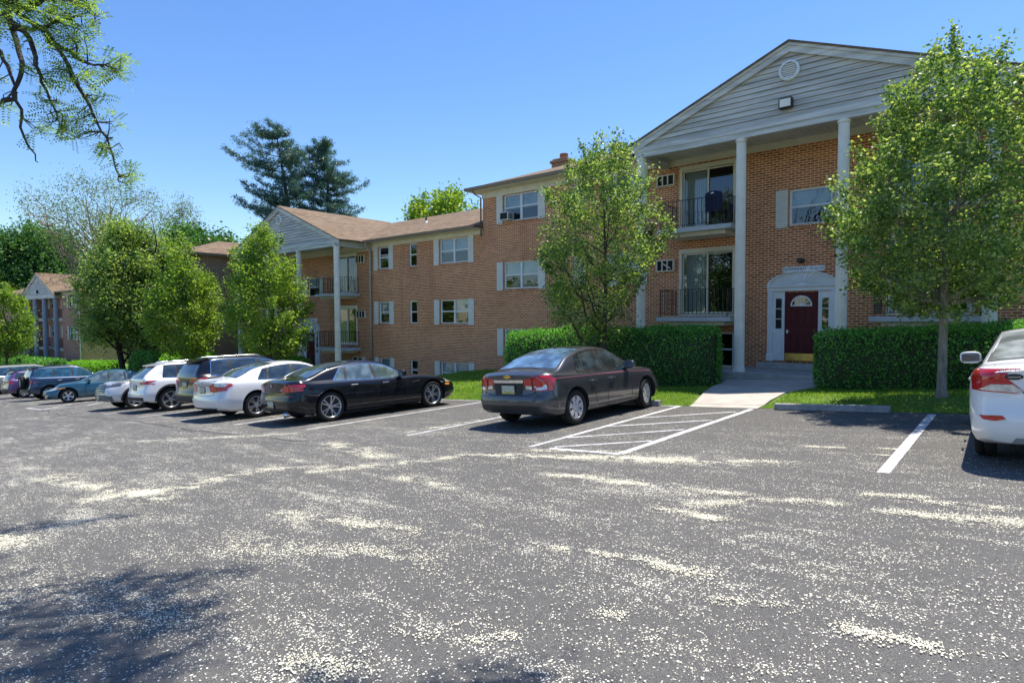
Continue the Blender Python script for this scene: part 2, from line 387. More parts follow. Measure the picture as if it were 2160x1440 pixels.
# painted lines ------------------------------------------------------
m = MB()
def line(x0, y0, x1, y1, w=.10):
    dx, dy = x1 - x0, y1 - y0; L = math.hypot(dx, dy); px, py = -dy / L * w / 2, dx / L * w / 2
    n = max(1, int(L / .5))
    for i in range(n):
        a, b = i / n, (i + 1) / n
        P = [(x0 + dx * a + px, y0 + dy * a + py), (x0 + dx * a - px, y0 + dy * a - py), (x0 + dx * b - px, y0 + dy * b - py), (x0 + dx * b + px, y0 + dy * b + py)]
        m.add([(p[0], p[1], float(gz(p[0])) + .006) for p in P], [(0, 1, 2, 3)])
line(-1.05, 7.42, -1.05, 12.35, .12)
line(-5.66, 7.14, -5.66, 12.5); line(-4.13, 7.20, -4.05, 12.35, .12); line(-5.3, 7.16, -4.12, 7.20)
line(-5.6, 10.54, -4.2, 11.88, .08); line(-5.6, 9.36, -4.2, 10.65, .08); line(-5.6, 8.06, -4.2, 9.48, .08); line(-5.3, 7.28, -4.2, 8.3, .08)
line(-7.9, 12.5, -5.62, 12.5, .08); line(-14.0, 12.45, -8.9, 12.45, .08)
line(-8.57, 7.15, -8.57, 11.9, .085); line(-11.5, 6.85, -11.35, 12.3)
for x in (-14.35, -17.2, -19.9, -22.7, -25.6): line(x, 6.1 + (x + 26) * .045, x, 12.3)
line(-31.4, 5.89, -28.9, 5.9); line(-28.9, 5.9, -28.95, 12); line(-31.3, 5.9, -31.3, 12)
line(-28.95, 5.95, -31.2, 7.4, .08); line(-28.95, 7.4, -31.2, 8.9, .08); line(-28.95, 8.9, -31.2, 10.4, .08)
for x in (-34.6, -36.7, -41.6, -46.5, -50, -53): line(x, 6.2, x, 11.2)
tag(m.build("parking_lines", MPAINT), kind='structure')

m = MB()
sp_ = [(-44, 6.35), (-37.6, 6.07), (-33, 6.0), (-28.5, 5.8), (-24, 5.55), (-19, 5.9), (-14, 5.7), (-9.5, 5.95)]
pts_ = []
for (a, b) in zip(sp_[:-1], sp_[1:]):
    for q in range(12): f = q / 12; pts_.append((a[0] + (b[0] - a[0]) * f, a[1] + (b[1] - a[1]) * f + .05 * math.sin((a[0] + q) * 1.7) + .02 * random.uniform(-1, 1)))
for (a, b) in zip(pts_[:-1], pts_[1:]): w_ = random.uniform(.012, .03); m.quad((a[0], a[1] - w_, float(gz(a[0])) + .005), (b[0], b[1] - w_, float(gz(b[0])) + .005), (b[0], b[1] + w_, float(gz(b[0])) + .005), (a[0], a[1] + w_, float(gz(a[0])) + .005))
tag(m.build("asphalt_seam", m_plain("seam_tar", (.03, .03, .03), .8)), kind='structure')

# walkway and porch slab ---------------------------------------------
MWALK = m_plain("walk_concrete", (.46, .41, .36), .85, var=.15, scale=3, bump=.25)
m = MB()
ws = [(12.45, -5.42, -3.98), (12.75, -5.46, -3.95), (13.1, -5.5, -3.92), (13.8, -5.62, -3.80), (15.2, -5.95, -3.45), (16.9, -6.25, -3.05)]
def wz(x, y): return float(gz(x)) + .01 + .20 * float(ss((y - 12.45) / 1.3)) + max(0, y - 13.5) * .006
for (a, b) in zip(ws[:-1], ws[1:]):
    vs = [(a[1], a[0], wz(a[1], a[0])), (a[2], a[0], wz(a[2], a[0])), (b[2], b[0], wz(b[2], b[0])), (b[1], b[0], wz(b[1], b[0]))]
    vs += [(p[0], p[1], p[2] - .25) for p in vs]
    m.add(vs, [(0, 1, 2, 3), (0, 4, 5, 1), (1, 5, 6, 2), (3, 7, 4, 0)])
for (yy, xa_, xb_) in ((12.75, -5.46, -3.95), (13.8, -5.62, -3.80), (15.2, -5.95, -3.45)):
    m.add([(xa_, yy - .008, wz(xa_, yy) + .003), (xb_, yy - .008, wz(xb_, yy) + .003), (xb_, yy + .008, wz(xb_, yy) + .003), (xa_, yy + .008, wz(xa_, yy) + .003)], [(0, 1, 2, 3)], 1)
tag(m.build("walkway", [MWALK, m_plain("walk_joint", (.07, .065, .06), .9)]), kind='structure')

# petals: loose flakes lying in drifts --------------------------------
def gpix(x, y):
    d = cam.matrix_world.to_3x3() @ Vector(((x - 1080) / 1261.0, (720 - y) / 1261.0, -1.0)); k = -1.62 / (d.z - .066 * d.x); return (d.x * k, d.y * k)
bands = []
for (a, b, c, d, sd, dn) in ((620, 1000, 1000, 960, .07, 1), (1000, 960, 1330, 968, .09, 1.3), (1300, 968, 1560, 975, .10, 1.6), (1120, 950, 1330, 955, .05, 1), (150, 1060, 420, 1025, .09, .9), (380, 1030, 570, 985, .09, .9),
        (560, 990, 700, 985, .06, .8), (700, 935, 800, 965, .12, .9), (860, 912, 1020, 885, .06, .8), (840, 1005, 950, 1030, .08, .9), (1150, 1000, 1270, 1010, .06, 1.2), (1280, 1015, 1420, 1025, .07, 1.3), (1420, 1030, 1580, 1042, .06, 1.4),
        (1450, 1065, 1620, 1055, .05, 1.1), (1380, 1073, 1530, 1097, .045, 1.6), (1660, 1055, 1770, 1062, .05, 1.3), (1860, 1082, 2170, 1105, .07, 1.3), (1950, 1058, 2130, 1075, .05, 1.2), (1820, 1042, 1960, 1050, .04, .9), (570, 1082, 700, 1095, .06, .9), (700, 1095, 880, 1125, .06, .8),
        (1170, 1155, 1340, 1180, .035, 1.2), (1340, 1180, 1500, 1215, .05, 1.0), (1780, 1325, 1880, 1350, .04, 1.3), (1880, 1345, 2010, 1378, .035, 1.1), (1590, 1318, 1650, 1332, .03, 1), (100, 1005, 350, 1055, .12, .8), (-100, 1110, 60, 1150, .12, .9),
        (1700, 942, 1780, 944, .035, 1.6), (1850, 945, 1915, 950, .03, 1.6), (1828, 957, 1880, 961, .03, 1.8), (1560, 972, 1690, 976, .05, .8), (1500, 1265, 1680, 1285, .04, .6), (600, 1390, 760, 1420, .05, .8), (860, 1330, 1100, 1350, .07, .5), (300, 930, 620, 915, .1, .5), (1240, 1290, 1330, 1300, .03, .8), (480, 1150, 900, 1180, .12, .45)):
    g0, g1 = gpix(a, b), gpix(c, d); L_ = math.hypot(g1[0] - g0[0], g1[1] - g0[1]); bands.append((g0, g1, sd, int(L_ * sd * 17000 * dn)))
bands = [(a, b, sd * 1.35, n) for (a, b, sd, n) in bands]
P = []
for (a, b, sd, n) in bands:
    n = int(n * 2.3)
    t = rng.random(n); k = rng.random(n) ** .6
    wob = .25 * sd * np.sin(t * 9 + a[0])
    cx = a[0] + (b[0] - a[0]) * t + rng.normal(0, sd, n); cy = a[1] + (b[1] - a[1]) * t + rng.normal(0, sd * .8, n) + wob
    P.append(np.stack([cx, cy], 1))
n = 60000
P.append(np.stack([rng.uniform(-16, 3, n), rng.uniform(1.2, 9, n)], 1))
n = 5000; P.append(np.stack([rng.uniform(-11, 2, n), rng.uniform(8, 12.4, n)], 1))
P = np.concatenate(P)
nz_ = np.array([mnoise.noise(Vector((p[0] * 1.6, p[1] * 2.4, 3.1))) + .8 * mnoise.noise(Vector((p[0] * 5, p[1] * 8, .4))) + .5 * mnoise.noise(Vector((p[0] * 15, p[1] * 22, 1.4))) for p in P])
P = P[nz_ > rng.uniform(-.40, .42, len(P))]
n = len(P); ang = rng.uniform(0, 2 * np.pi, n); sz = rng.uniform(.0032, .0080, n); asp = rng.uniform(.45, 1., n)
gxy = np.stack([P[:, 0], P[:, 1], gz(P[:, 0]) + rng.uniform(.0075, .010, n)], 1)
u = np.stack([np.cos(ang), np.sin(ang), rng.normal(0, .10, n)], 1) * sz[:, None]; v = np.stack([-np.sin(ang), np.cos(ang), rng.normal(0, .10, n)], 1) * (sz * asp)[:, None]
V = np.stack([gxy - u, gxy - v * .9 + u * .2, gxy + u, gxy + v], 1).reshape(-1, 3)
MPETAL = m_plain("petal", (.78, .75, .58), .8, var=.1, scale=3)
tag(np_mesh("fallen_petals", V, 4, MPETAL), "pale cream petals fallen in drifts over the dark asphalt", "petals", kind='stuff')

# grass blades ---------------------------------------------------------
def blades(n, x0, x1, y0, y1, hmin, hmax, w):
    x = rng.uniform(x0, x1, n); y = rng.uniform(y0, y1, n)
    ok = ~((y < 17) & (x > -5.5 - (y - 12.5) * .18) & (x < -3.95 + (y - 12.5) * .2)) & (y > yc(x) - .05)
    ok &= ~(np.hypot(x + 1.03, y - 13.45) < rng.uniform(.1, 1.0, n))   # worn ring round the pear tree
    ok &= ~(np.hypot((x + 2.9) * .5, y - 13.3) < rng.uniform(.0, .35, n))
    x = x[ok]; y = y[ok]; n = len(x); z = lawn_z(x, y)
    a = rng.uniform(0, 2 * np.pi, n); h = rng.uniform(hmin, hmax, n); dx = np.cos(a) * w; dy = np.sin(a) * w
    lx = rng.normal(0, .35, n) * h; ly = rng.normal(0, .35, n) * h
    return np.stack([np.stack([x - dx, y - dy, z], 1), np.stack([x + dx, y + dy, z], 1), np.stack([x + lx, y + ly, z + h], 1)], 1).reshape(-1, 3)
MBLADE = m_leaf("grass_blades", (.05, .14, .015), (.14, .27, .03), (.34, .42, .10), .45, 1.1)
B = np.concatenate([blades(90000, -13.5, 1.5, 12.5, 15.6, .03, .075, .006), blades(26000, -24, -13, 12.5, 18.9, .05, .10, .014), blades(12000, -13, -9, 15.5, 18.9, .05, .1, .012), blades(9000, -50, -24, 11, 16, .05, .12, .03)])
tag(np_mesh("grass_blades", B, 3, MBLADE), "short green lawn grass between the parking lot and the brick buildings", "grass", kind='stuff')
# ================================================================== BUILDINGS
def wall_holes(m, x0, x1, z0, z1, Y, holes, depth=.11, mi=0):
    """wall in plane y=Y facing -y, with real openings and brick reveals"""
    xs = sorted(set([x0, x1] + [h[0] for h in holes] + [h[1] for h in holes])); zs = sorted(set([z0, z1] + [h[2] for h in holes] + [h[3] for h in holes]))
    xs = [x for x in xs if x0 <= x <= x1]; zs = [z for z in zs if z0 <= z <= z1]
    for i in range(len(xs) - 1):
        for j in range(len(zs) - 1):
            cx, cz = (xs[i] + xs[i + 1]) / 2, (zs[j] + zs[j + 1]) / 2
            if any(h[0] < cx < h[1] and h[2] < cz < h[3] for h in holes): continue
            m.quad((xs[i], Y, zs[j]), (xs[i + 1], Y, zs[j]), (xs[i + 1], Y, zs[j + 1]), (xs[i], Y, zs[j + 1]), mi)
    for h in holes:
        a, b, c, d = h[:4]; e = Y + depth
        m.quad((a, Y, c), (a, Y, d), (a, e, d), (a, e, c), mi); m.quad((b, Y, d), (b, Y, c), (b, e, c), (b, e, d), mi)
        m.quad((a, Y, d), (b, Y, d), (b, e, d), (a, e, d), mi); m.quad((a, Y, c), (a, e, c), (b, e, c), (b, Y, c), mi)

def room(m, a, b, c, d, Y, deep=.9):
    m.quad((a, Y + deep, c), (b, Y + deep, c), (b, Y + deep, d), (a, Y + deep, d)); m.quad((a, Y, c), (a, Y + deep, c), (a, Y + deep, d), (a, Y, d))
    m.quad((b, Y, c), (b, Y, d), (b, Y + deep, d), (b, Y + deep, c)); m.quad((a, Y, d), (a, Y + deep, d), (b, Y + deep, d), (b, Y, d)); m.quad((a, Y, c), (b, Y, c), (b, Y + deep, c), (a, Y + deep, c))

def window(par, x0, x1, z0, z1, Y, double=True, blind=(.5, .5), shutters=(1, 1), curtain=False, sill=True, ac=False, swirl=False):
    """sash window set into the opening; sub-parts: frame, pane, blind, sill"""
    w = empty('window'); w.parent = par
    y = Y + .055; f = .045
    m = MB()
    m.box(x0, x0 + f, y, y + .06, z0, z1); m.box(x1 - f, x1, y, y + .06, z0, z1); m.box(x0 + f, x1 - f, y, y + .06, z1 - f, z1); m.box(x0 + f, x1 - f, y, y + .06, z0, z0 + f)
    units = [(x0 + f, (x0 + x1) / 2 - .035), ((x0 + x1) / 2 + .035, x1 - f)] if double else [(x0 + f, x1 - f)]
    if double: m.box(units[0][1], units[1][0], y - .004, y + .06, z0 + f, z1 - f)
    zm = (z0 + z1) / 2 + .02
    for (a, b) in units:
        m.box(a, b, y + .002, y + .035, zm - .03, zm + .02)
        m.box(a, a + .022, y + .015, y + .05, z0 + f, z1 - f); m.box(b - .022, b, y + .015, y + .05, z0 + f, z1 - f)
    m.build('frame', MWHITE, w)
    g = MB(); bl = MB(); rm = MB(); nb = 0
    for k, (a, b) in enumerate(units):
        g.quad((a, y + .03, z0 + f), (b, y + .03, z0 + f), (b, y + .03, z1 - f), (a, y + .03, z1 - f))
        h = blind[k % len(blind)]
        if h > 0:
            bl.quad((a, y + .085, z1 - f - (z1 - z0) * h), (b, y + .085, z1 - f - (z1 - z0) * h), (b, y + .085, z1 - f), (a, y + .085, z1 - f)); nb += 1
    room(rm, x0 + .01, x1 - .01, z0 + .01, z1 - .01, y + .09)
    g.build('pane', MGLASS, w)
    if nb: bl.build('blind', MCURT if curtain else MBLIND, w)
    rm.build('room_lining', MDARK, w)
    if swirl:
        s = MB()
        for k, (a, b) in enumerate(units):
            for q in range(2):
                cx, cz = (a + b) / 2, z1 - .28 - q * .36
                for r in (.07, .12, .17): s.lathe([(r, 0), (r + .016, 0)], 20, 'y', 0, Matrix.Translation((cx, y + .045, cz)))
        s.build('lace_circles', MWHITE, w)
    if sill:
        s = MB(); n = int((x1 - x0 + .1) / .085)
        for k in range(n):
            a = x0 - .05 + k * (x1 - x0 + .1) / n
            s.box(a, a + .07, Y - .035, Y + .05, z0 - .105, z0 - .006)
        s.build('sill', MBRICK, w)
    for side, on in zip((-1, 1), shutters):
        if on:
            a, b = (x0 - .37, x0 - .03) if side < 0 else (x1 + .03, x1 + .37)
            s = MB(); s.box(a, b, Y - .035, Y - .003, z0 - .06, z1 + .02); s.build('shutter', MBRICK_WHITE, par)
    if ac:
        a = MB(); ax0, ax1, az0, az1 = x0 + .06, x0 + .50, z0 + .02, z0 + .34
        a.box(ax0, ax1, Y - .32, y + .02, az0, az1, 0, None, .012); 
        u = a.build('window_air_conditioner', MWHITE, w)
        gr = MB(); gr.box(ax0 + .03, ax1 - .03, Y - .328, Y - .321, az0 + .03, az1 - .03)
        for k in range(7): gr.box(ax1 + .001, ax1 + .006, Y - .28 + k * .04, Y - .26 + k * .04, az0 + .04, az1 - .04)
        gr.build('window_air_conditioner_grille', MDARK, w)
    return w

def ac_grille(par, x0, x1, z0, z1, Y, broken=False):
    g = empty('wall_air_conditioner_sleeve'); g.parent = par
    m = MB(); m.box(x0, x1, Y - .10, Y - .002, z0, z0 + .035); m.box(x0, x1, Y - .10, Y - .002, z1 - .035, z1)
    m.box(x0, x0 + .035, Y - .10, Y - .002, z0 + .035, z1 - .035); m.box(x1 - .035, x1, Y - .10, Y - .002, z0 + .035, z1 - .035)
    for f in (.33, .62): xx = x0 + (x1 - x0) * f; m.box(xx - .02, xx + .02, Y - .085, Y - .06, z0 + .035, z1 - .035)
    if broken:
        m.box(-.02, .02, Y - .09, Y - .086, -.19, .19, 0, Matrix.Translation(((x0 + x1) / 2 + .04, 0, (z0 + z1) / 2)) @ Matrix.Rotation(R(-58), 4, 'Y'))
    m.build('frame', MTRIM, g)
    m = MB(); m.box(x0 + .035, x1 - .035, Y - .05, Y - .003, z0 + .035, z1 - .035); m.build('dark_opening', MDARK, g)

def sliding_door(par, x0, x1, z0, z1, Y, flip=False, trim=None):
    w = empty('sliding_glass_door'); w.parent = par; y = Y + .03
    tm = MTRIM if trim is None else trim
    m = MB(); f = .10
    m.box(x0 - f, x0, Y - .03, y + .08, z0, z1 + .14); m.box(x1, x1 + f, Y - .03, y + .08, z0, z1 + .14); m.box(x0, x1, Y - .03, y + .08, z1, z1 + .14); m.box(x0 - f, x1 + f, Y - .05, y + .08, z0 - .05, z0)
    m.build('door_casing', tm, w)
    m = MB(); mid = (x0 + x1) / 2; e = .055
    for k, (a, b, yy) in enumerate(((x0, mid + .03, y + .0), (mid - .03, x1, y + .035))):
        m.box(a, a + e, yy, yy + .03, z0, z1); m.box(b - e, b, yy, yy + .03, z0, z1); m.box(a + e, b - e, yy, yy + .03, z1 - e, z1); m.box(a + e, b - e, yy, yy + .03, z0, z0 + e + .03)
    m.build('door_frame', tm, w)
    g = MB(); 
    for (a, b, yy) in ((x0 + e, mid + .03 - e, y + .015), (mid - .03 + e, x1 - e, y + .05)): g.quad((a, yy, z0 + e), (b, yy, z0 + e), (b, yy, z1 - e), (a, yy, z1 - e))
    g.build('pane', MGLASS, w)
    c = MB(); a, b = (x0, mid) if not flip else (mid, x1)
    c.quad((a + .05, y + .12, z0), (b - .1, y + .12, z0), (b - .1, y + .12, z1), (a + .05, y + .12, z1)); c.build('curtain', MCURT, w)
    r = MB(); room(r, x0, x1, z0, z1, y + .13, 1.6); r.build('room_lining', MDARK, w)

def balcony(par, x0, x1, yf, Y, zt, th=.14, rail_x=None, rh=.86, deck=True):
    b = empty('balcony'); b.parent = par
    m = MB(); m.box(x0, x1, yf, Y - .002, zt - th, zt, 0, None, .01); m.build('balcony_slab', MSLAB, b)
    m = MB(); m.box(x0 + .25, x1 - .25, yf + .2, Y - .003, zt - th - .12, zt - th - .002); m.build('balcony_support', MTRIM, b)
    m = MB(); a, c = x0 + .12, x1 - .12; y = yf + .07
    top = zt + rh; lo = zt + .09
    for zz, r in ((top, .016), (lo, .010)):
        m.box(a, c, y - r, y + r, zz - .008, zz + .008)
        for xx in (a, c): m.box(xx - r, xx + r, y + r, Y - .003, zz - .0079, zz + .0079)
    n = int((c - a) / .135)
    for k in range(n + 1):
        xx = a + (c - a) * k / n; r = .013 if k in (0, n) else .0075
        m.box(xx - r, xx + r, y - r, y + r, (zt if k in (0, n) else lo), top)
    n = int((Y - y) / .135)
    for k in range(1, n + 1):
        yy = y + (Y - .03 - y) * k / n
        for xx in (a, c): m.box(xx - .0075, xx + .0075, yy - .0075, yy + .0075, lo, top)
    m.build('railing', MIRON, b)
    return b

def column(par, x, y, z0, z1, r=.145, mat=None):
    m = MB(); n = 20; vs = []; fs = []; seg = 80
    # fluted shaft
    prof = [(z0 + .12, 1.0), (z1 - .08, .9)]
    for (z, k) in prof:
        for i in range(seg):
            t = 2 * math.pi * i / seg; rr = r * k * (1 - .06 * (1 if (i % 4) in (1, 2) else 0))
            vs.append((x + rr * math.cos(t), y + rr * math.sin(t), z))
    for i in range(seg): fs.append((i, (i + 1) % seg, seg + (i + 1) % seg, seg + i))
    m.add(vs, fs, 0, False)
    T = Matrix.Translation((x, y, 0))
    m.lathe([(0, z0), (r * 1.22, z0), (r * 1.22, z0 + .05), (r * 1.1, z0 + .07), (r * 1.1, z0 + .11), (r * .98, z0 + .13)], 28, 'z', 0, T, False)
    m.lathe([(r * .9, z1 - .09), (r * 1.08, z1 - .07), (r * 1.08, z1 - .002), (0, z1 - .002)], 28, 'z', 0, T, False)
    return m.build('column', mat or MCOLW, par)

def pediment(par, xc, half, zb, apex, y0, y1, yroof, slope_mat=None, beam_h=.30, tip=.35, light_dx=-.06, Ywall=19.0):
    """gabled portico head: beam, siding triangle, rake boards, vent, flood light, soffit, little roof"""
    g = empty('portico_gable'); g.parent = par
    zt = zb + beam_h; xl, xr = xc - half, xc + half
    m = MB(); m.box(xl, xr, y0, y0 + .22, zb, zb + beam_h * .5); m.box(xl - .02, xr + .02, y0 - .025, y0 + .22, zb + beam_h * .5 + .003, zt)
    for xx in (xl, xr - .22): m.box(xx, xx + .22, y0 + .223, y1, zb + .003, zt - .004)
    m.build('beam', MBEAM, g)
    pitch = (apex - zt) / (half + tip)
    # clapboards
    m = MB(); z = zt + .003; h = .145; top = apex - .1; k = 0
    while z < top - .02:
        zz = min(z + h, top)
        def hx(q): return max(0.02, (apex - .06 - q) / pitch - .02)
        a, b = hx(z), hx(zz); a = min(a, half); b = min(b, half)
        zz2 = zz - .012
        m.add([(xc - a, y0 + .022, z), (xc + a, y0 + .022, z), (xc + b, y0 + .05, zz2), (xc - b, y0 + .05, zz2), (xc - a, y0 + .07, z), (xc + a, y0 + .07, z)], [(0, 1, 2, 3), (0, 4, 5, 1)])
        z = zz; k += 1
    m.build('siding', MSIDING, g)
    m = MB(); hh = (top - zt); m.add([(xc - half, y0 + .072, zt), (xc + half, y0 + .072, zt), (xc, y0 + .072, apex - .1)], [(0, 1, 2)]); m.build('siding_shadow_backing', MDARK, g)  # dark sheet painting the shadow lines between the boards
    # rake boards + roof planes
    m = MB(); rf = MB()
    for s in (-1, 1):
        xe = xc + s * (half + tip); ze = zt - .0
        def pl(x, dz=0): return apex - abs(x - xc) * pitch + dz
        P = [(xc, pl(xc, -.26)), (xe, pl(xe, -.26)), (xe, pl(xe, -.02)), (xc, pl(xc, -.02))]
        if s < 0: P = P[::-1]
        m.prism(P, 'y', y0 - .05, y0 + .02)
        P = [(xc, pl(xc, -.10)), (xe, pl(xe, -.10)), (xe, pl(xe, -.021)), (xc, pl(xc, -.021))]
        if s < 0: P = P[::-1]
        m.prism(P, 'y', y0 - .085, y0 - .0502)
        P = [(xc, pl(xc, -.019)), (xe + s * .03, pl(xe + s * .03, -.019)), (xe + s * .03, pl(xe + s * .03, .03)), (xc, pl(xc, .03))]
        if s < 0: P = P[::-1]
        rf.prism(P, 'y', y0 - .12, yroof)
    m.build('rake_board', MBEAM, g); rf.build('gable_roof', MROOF, g)
    # soffit with board grooves
    m = MB(); n = int((xr - xl - .44) / .16); x = xl + .222
    for k in range(n): 
        a = x + k * (xr - xl - .444) / n; m.box(a + .006, a + (xr - xl - .444) / n - .006, y0 + .222, Ywall - .004, zt - .045, zt - .03)
    m.box(xl + .222, xr - .222, y0 + .222, Ywall - .004, zt - .029, zt - .01)
    m.build('soffit', MBEAM, g)
    # round vent
    m = MB(); T = Matrix.Translation((xc, y0 - .01, apex - .62 - (.12 if half > 4.2 else 0)))
    m.lathe([(.26, .05), (.26, -.03), (.235, -.045), (.205, -.045), (.205, 0.0)], 32, 'y', 0, T, False)
    for k in range(7):
        zz = -.165 + k * .055; hw = math.sqrt(max(.205 ** 2 - zz ** 2, 0)) - .004
        m.box(-hw, hw, -.012, -.004, -.017, .017, 0, T @ Matrix.Translation((0, -.012, zz)) @ Matrix.Rotation(R(35), 4, 'X'))
    m.build('round_vent', MWHITE, g)
    # flood light
    f = empty('flood_light'); f.parent = par
    lx = xc + light_dx; lz = zt + .24
    m = MB(); m.box(lx - .17, lx + .17, y0 - .13, y0 + .03, lz, lz + .27, 0, None, .02); m.build('light_housing', MIRON, f)
    m = MB(); m.box(lx - .135, lx + .135, y0 - .137, y0 - .131, lz + .03, lz + .235); m.build('light_lens', MCOLW, f)
    return g

MDOOR = m_plain("burgundy_door", (.10, .016, .018), .5, var=.08, scale=2, spec=.2)
MBRASS = m_plain("brass_plate", (.62, .43, .12), .28, .9, var=.2, scale=6)
MSILVER = m_plain("silver_metal", (.62, .62, .62), .25, .95)
def entry_door(par, xc, z0, Y, w=.92, h=2.03, arch_w=1.94, arch_h=.42):
    d = empty('entrance'); d.parent = par; zt = z0 + h
    m = MB()
    # pilasters, side panels, mullions
    for s in (-1, 1):
        a, b = sorted((xc + s * (w / 2 + .335), xc + s * (w / 2 + .49)))
        m.box(a, b, Y - .09, Y - .002, z0 - .02, zt + .10, 0, None, .008); m.box(a - .02, b + .02, Y - .11, Y - .002, z0 - .021, z0 + .2, 0, None, .008)
        m.box(a + .03, a + .045, Y - .097, Y - .0902, z0 + .25, zt + .05); m.box(b - .045, b - .03, Y - .097, Y - .0902, z0 + .25, zt + .05)
        a, b = sorted((xc + s * (w / 2 + .02), xc + s * (w / 2 + .335)))
        m.box(a, b, Y - .03, Y - .002, z0, z0 + .96); m.box(a, b, Y - .03, Y - .002, z0 + 1.86, zt + .1)
        m.box(a, a + .07, Y - .03, Y - .002, z0 + .96, z0 + 1.86); m.box(b - .07, b, Y - .03, Y - .002, z0 + .96, z0 + 1.86)
        for q in (1.25, 1.555): m.box(a + .07, b - .07, Y - .025, Y - .012, z0 + q - .012, z0 + q + .012)
        m.box(a + .06, b - .06, Y - .042, Y - .0302, z0 + .2, z0 + .8, 0, None, .008)
        a, b = sorted((xc + s * w / 2, xc + s * (w / 2 + .045))); m.box(a, b, Y - .065, Y - .031, z0, zt + .05)
    m.box(xc - w / 2 - .5, xc + w / 2 + .5, Y - .10, Y - .002, zt + .05, zt + .16, 0, None, .006)
    m.box(xc - arch_w / 2, xc + arch_w / 2, Y - .15, Y - .002, zt + .161, zt + .21, 0, None, .008)
    m.build('door_surround', MWHITE, d)
    # fan arch
    m = MB(); n = 28; zb = zt + .211; pts = []
    for i in range(n + 1):
        t = math.pi * i / n; pts.append((xc - math.cos(t) * (arch_w / 2 - .01), zb + math.sin(t) * arch_h))
    m.prism(pts, 'y', Y - .05, Y - .003)
    for i in range(n):   # moulded rim
        (a, b), (c, e) = pts[i], pts[i + 1]
        def sc(p, k): return (xc + (p[0] - xc) * k, zb + (p[1] - zb) * k)
        q = [(a, b), (c, e), sc((c, e), .93), sc((a, b), .93)]
        m.prism(q, 'y', Y - .13, Y - .0501)
    for i in range(1, 16):   # sunburst ribs
        t = math.pi * i / 16
        e0 = (xc - math.cos(t) * .16, zb + math.sin(t) * .1); e1 = (xc - math.cos(t) * (arch_w / 2 - .01) * .92, zb + math.sin(t) * arch_h * .92)
        dx, dz = e1[0] - e0[0], e1[1] - e0[1]; L = math.hypot(dx, dz); nx, nz = -dz / L, dx / L
        m.prism([(e0[0] - nx * .006, e0[1] - nz * .006), (e1[0] - nx * .03, e1[1] - nz * .03), (e1[0] + nx * .03, e1[1] + nz * .03), (e0[0] + nx * .006, e0[1] + nz * .006)], 'y', Y - .075, Y - .0502)
    m.build('fan_arch', MWHITE, d)
    for s in (-1, 1):
        m = MB(); a, b = sorted((xc + s * (w / 2 + .09), xc + s * (w / 2 + .265))); m.box(a, b, Y - .014, Y - .003, z0 + .96, z0 + 1.86)
        m.build('side_light_pane', MDGLASS, d)
    # leaf
    m = MB(); m.box(xc - w / 2, xc + w / 2, Y - .04, Y - .003, z0 + .01, zt)
    for (a, b, c, e) in ((-.33, -.06, 1.0, 1.60), (.06, .33, 1.0, 1.60), (-.33, -.06, .26, .82), (.06, .33, .26, .82)):
        m.box(xc + a, xc + b, Y - .052, Y - .0402, z0 + c, z0 + c + .03); m.box(xc + a, xc + b, Y - .052, Y - .0402, z0 + e - .03, z0 + e)
        m.box(xc + a, xc + a + .03, Y - .052, Y - .0402, z0 + c + .031, z0 + e - .031); m.box(xc + b - .03, xc + b, Y - .052, Y - .0402, z0 + c + .031, z0 + e - .031)
        m.box(xc + a + .06, xc + b - .06, Y - .05, Y - .0403, z0 + c + .06, z0 + e - .06, 0, None, .006)
    m.build('door_leaf', MDOOR, d)
    fan = MB(); T = Matrix.Translation((xc, Y - .045, z0 + 1.66)); n = 18
    pts = [(-math.cos(math.pi * i / n) * .26, math.sin(math.pi * i / n) * .25) for i in range(n + 1)]
    fan.prism(pts, 'y', 0, .004, 0, T); fan.build('fan_light_pane', MDGLASS, d)
    m = MB()
    for i in range(n):
        (a, b), (c, e) = pts[i], pts[i + 1]; m.prism([(a * 1.12, b * 1.12), (c * 1.12, e * 1.12), (c * .98, e * .98), (a * .98, b * .98)], 'y', -.02, -.001, 0, T)
    m.box(-.292, .292, -.02, -.001, -.035, -.001, 0, T)
    for i in (3, 6, 9, 12, 15):
        t = math.pi * i / 18; m.box(-.008, .008, -.012, -.001, .06, .25, 0, T @ Matrix.Rotation(t - math.pi / 2, 4, 'Y'))
    m.lathe([(.055, -.001), (.055, -.012), (.0, -.012)], 16, 'y', 0, T @ Matrix.Translation((0, 0, .02)), False)
    m.build('fan_light_frame', MWHITE, d)
    m = MB(); m.box(xc - w / 2 + .01, xc + w / 2 - .01, Y - .0445, Y - .0402, z0 + .02, z0 + .23); m.build('kick_plate', MBRASS, d)
    m = MB(); m.box(xc - w / 2 + .05, xc - w / 2 + .10, Y - .055, Y - .0403, z0 + .82, z0 + .93); m.tube([(xc - w / 2 + .075, Y - .05, z0 + .89), (xc - w / 2 + .075, Y - .10, z0 + .89), (xc - w / 2 + .18, Y - .10, z0 + .875)], .012, 8)
    m.build('door_handle', MSILVER, d)
    return d
def m_dglass(name="dark_glass", c=(.012, .018, .022), rough=.02):
    t = NT(name); t.pb(c, rough, 0, .9); t.p.inputs['IOR'].default_value = 1.6; return t.m
MDGLASS = m_dglass()

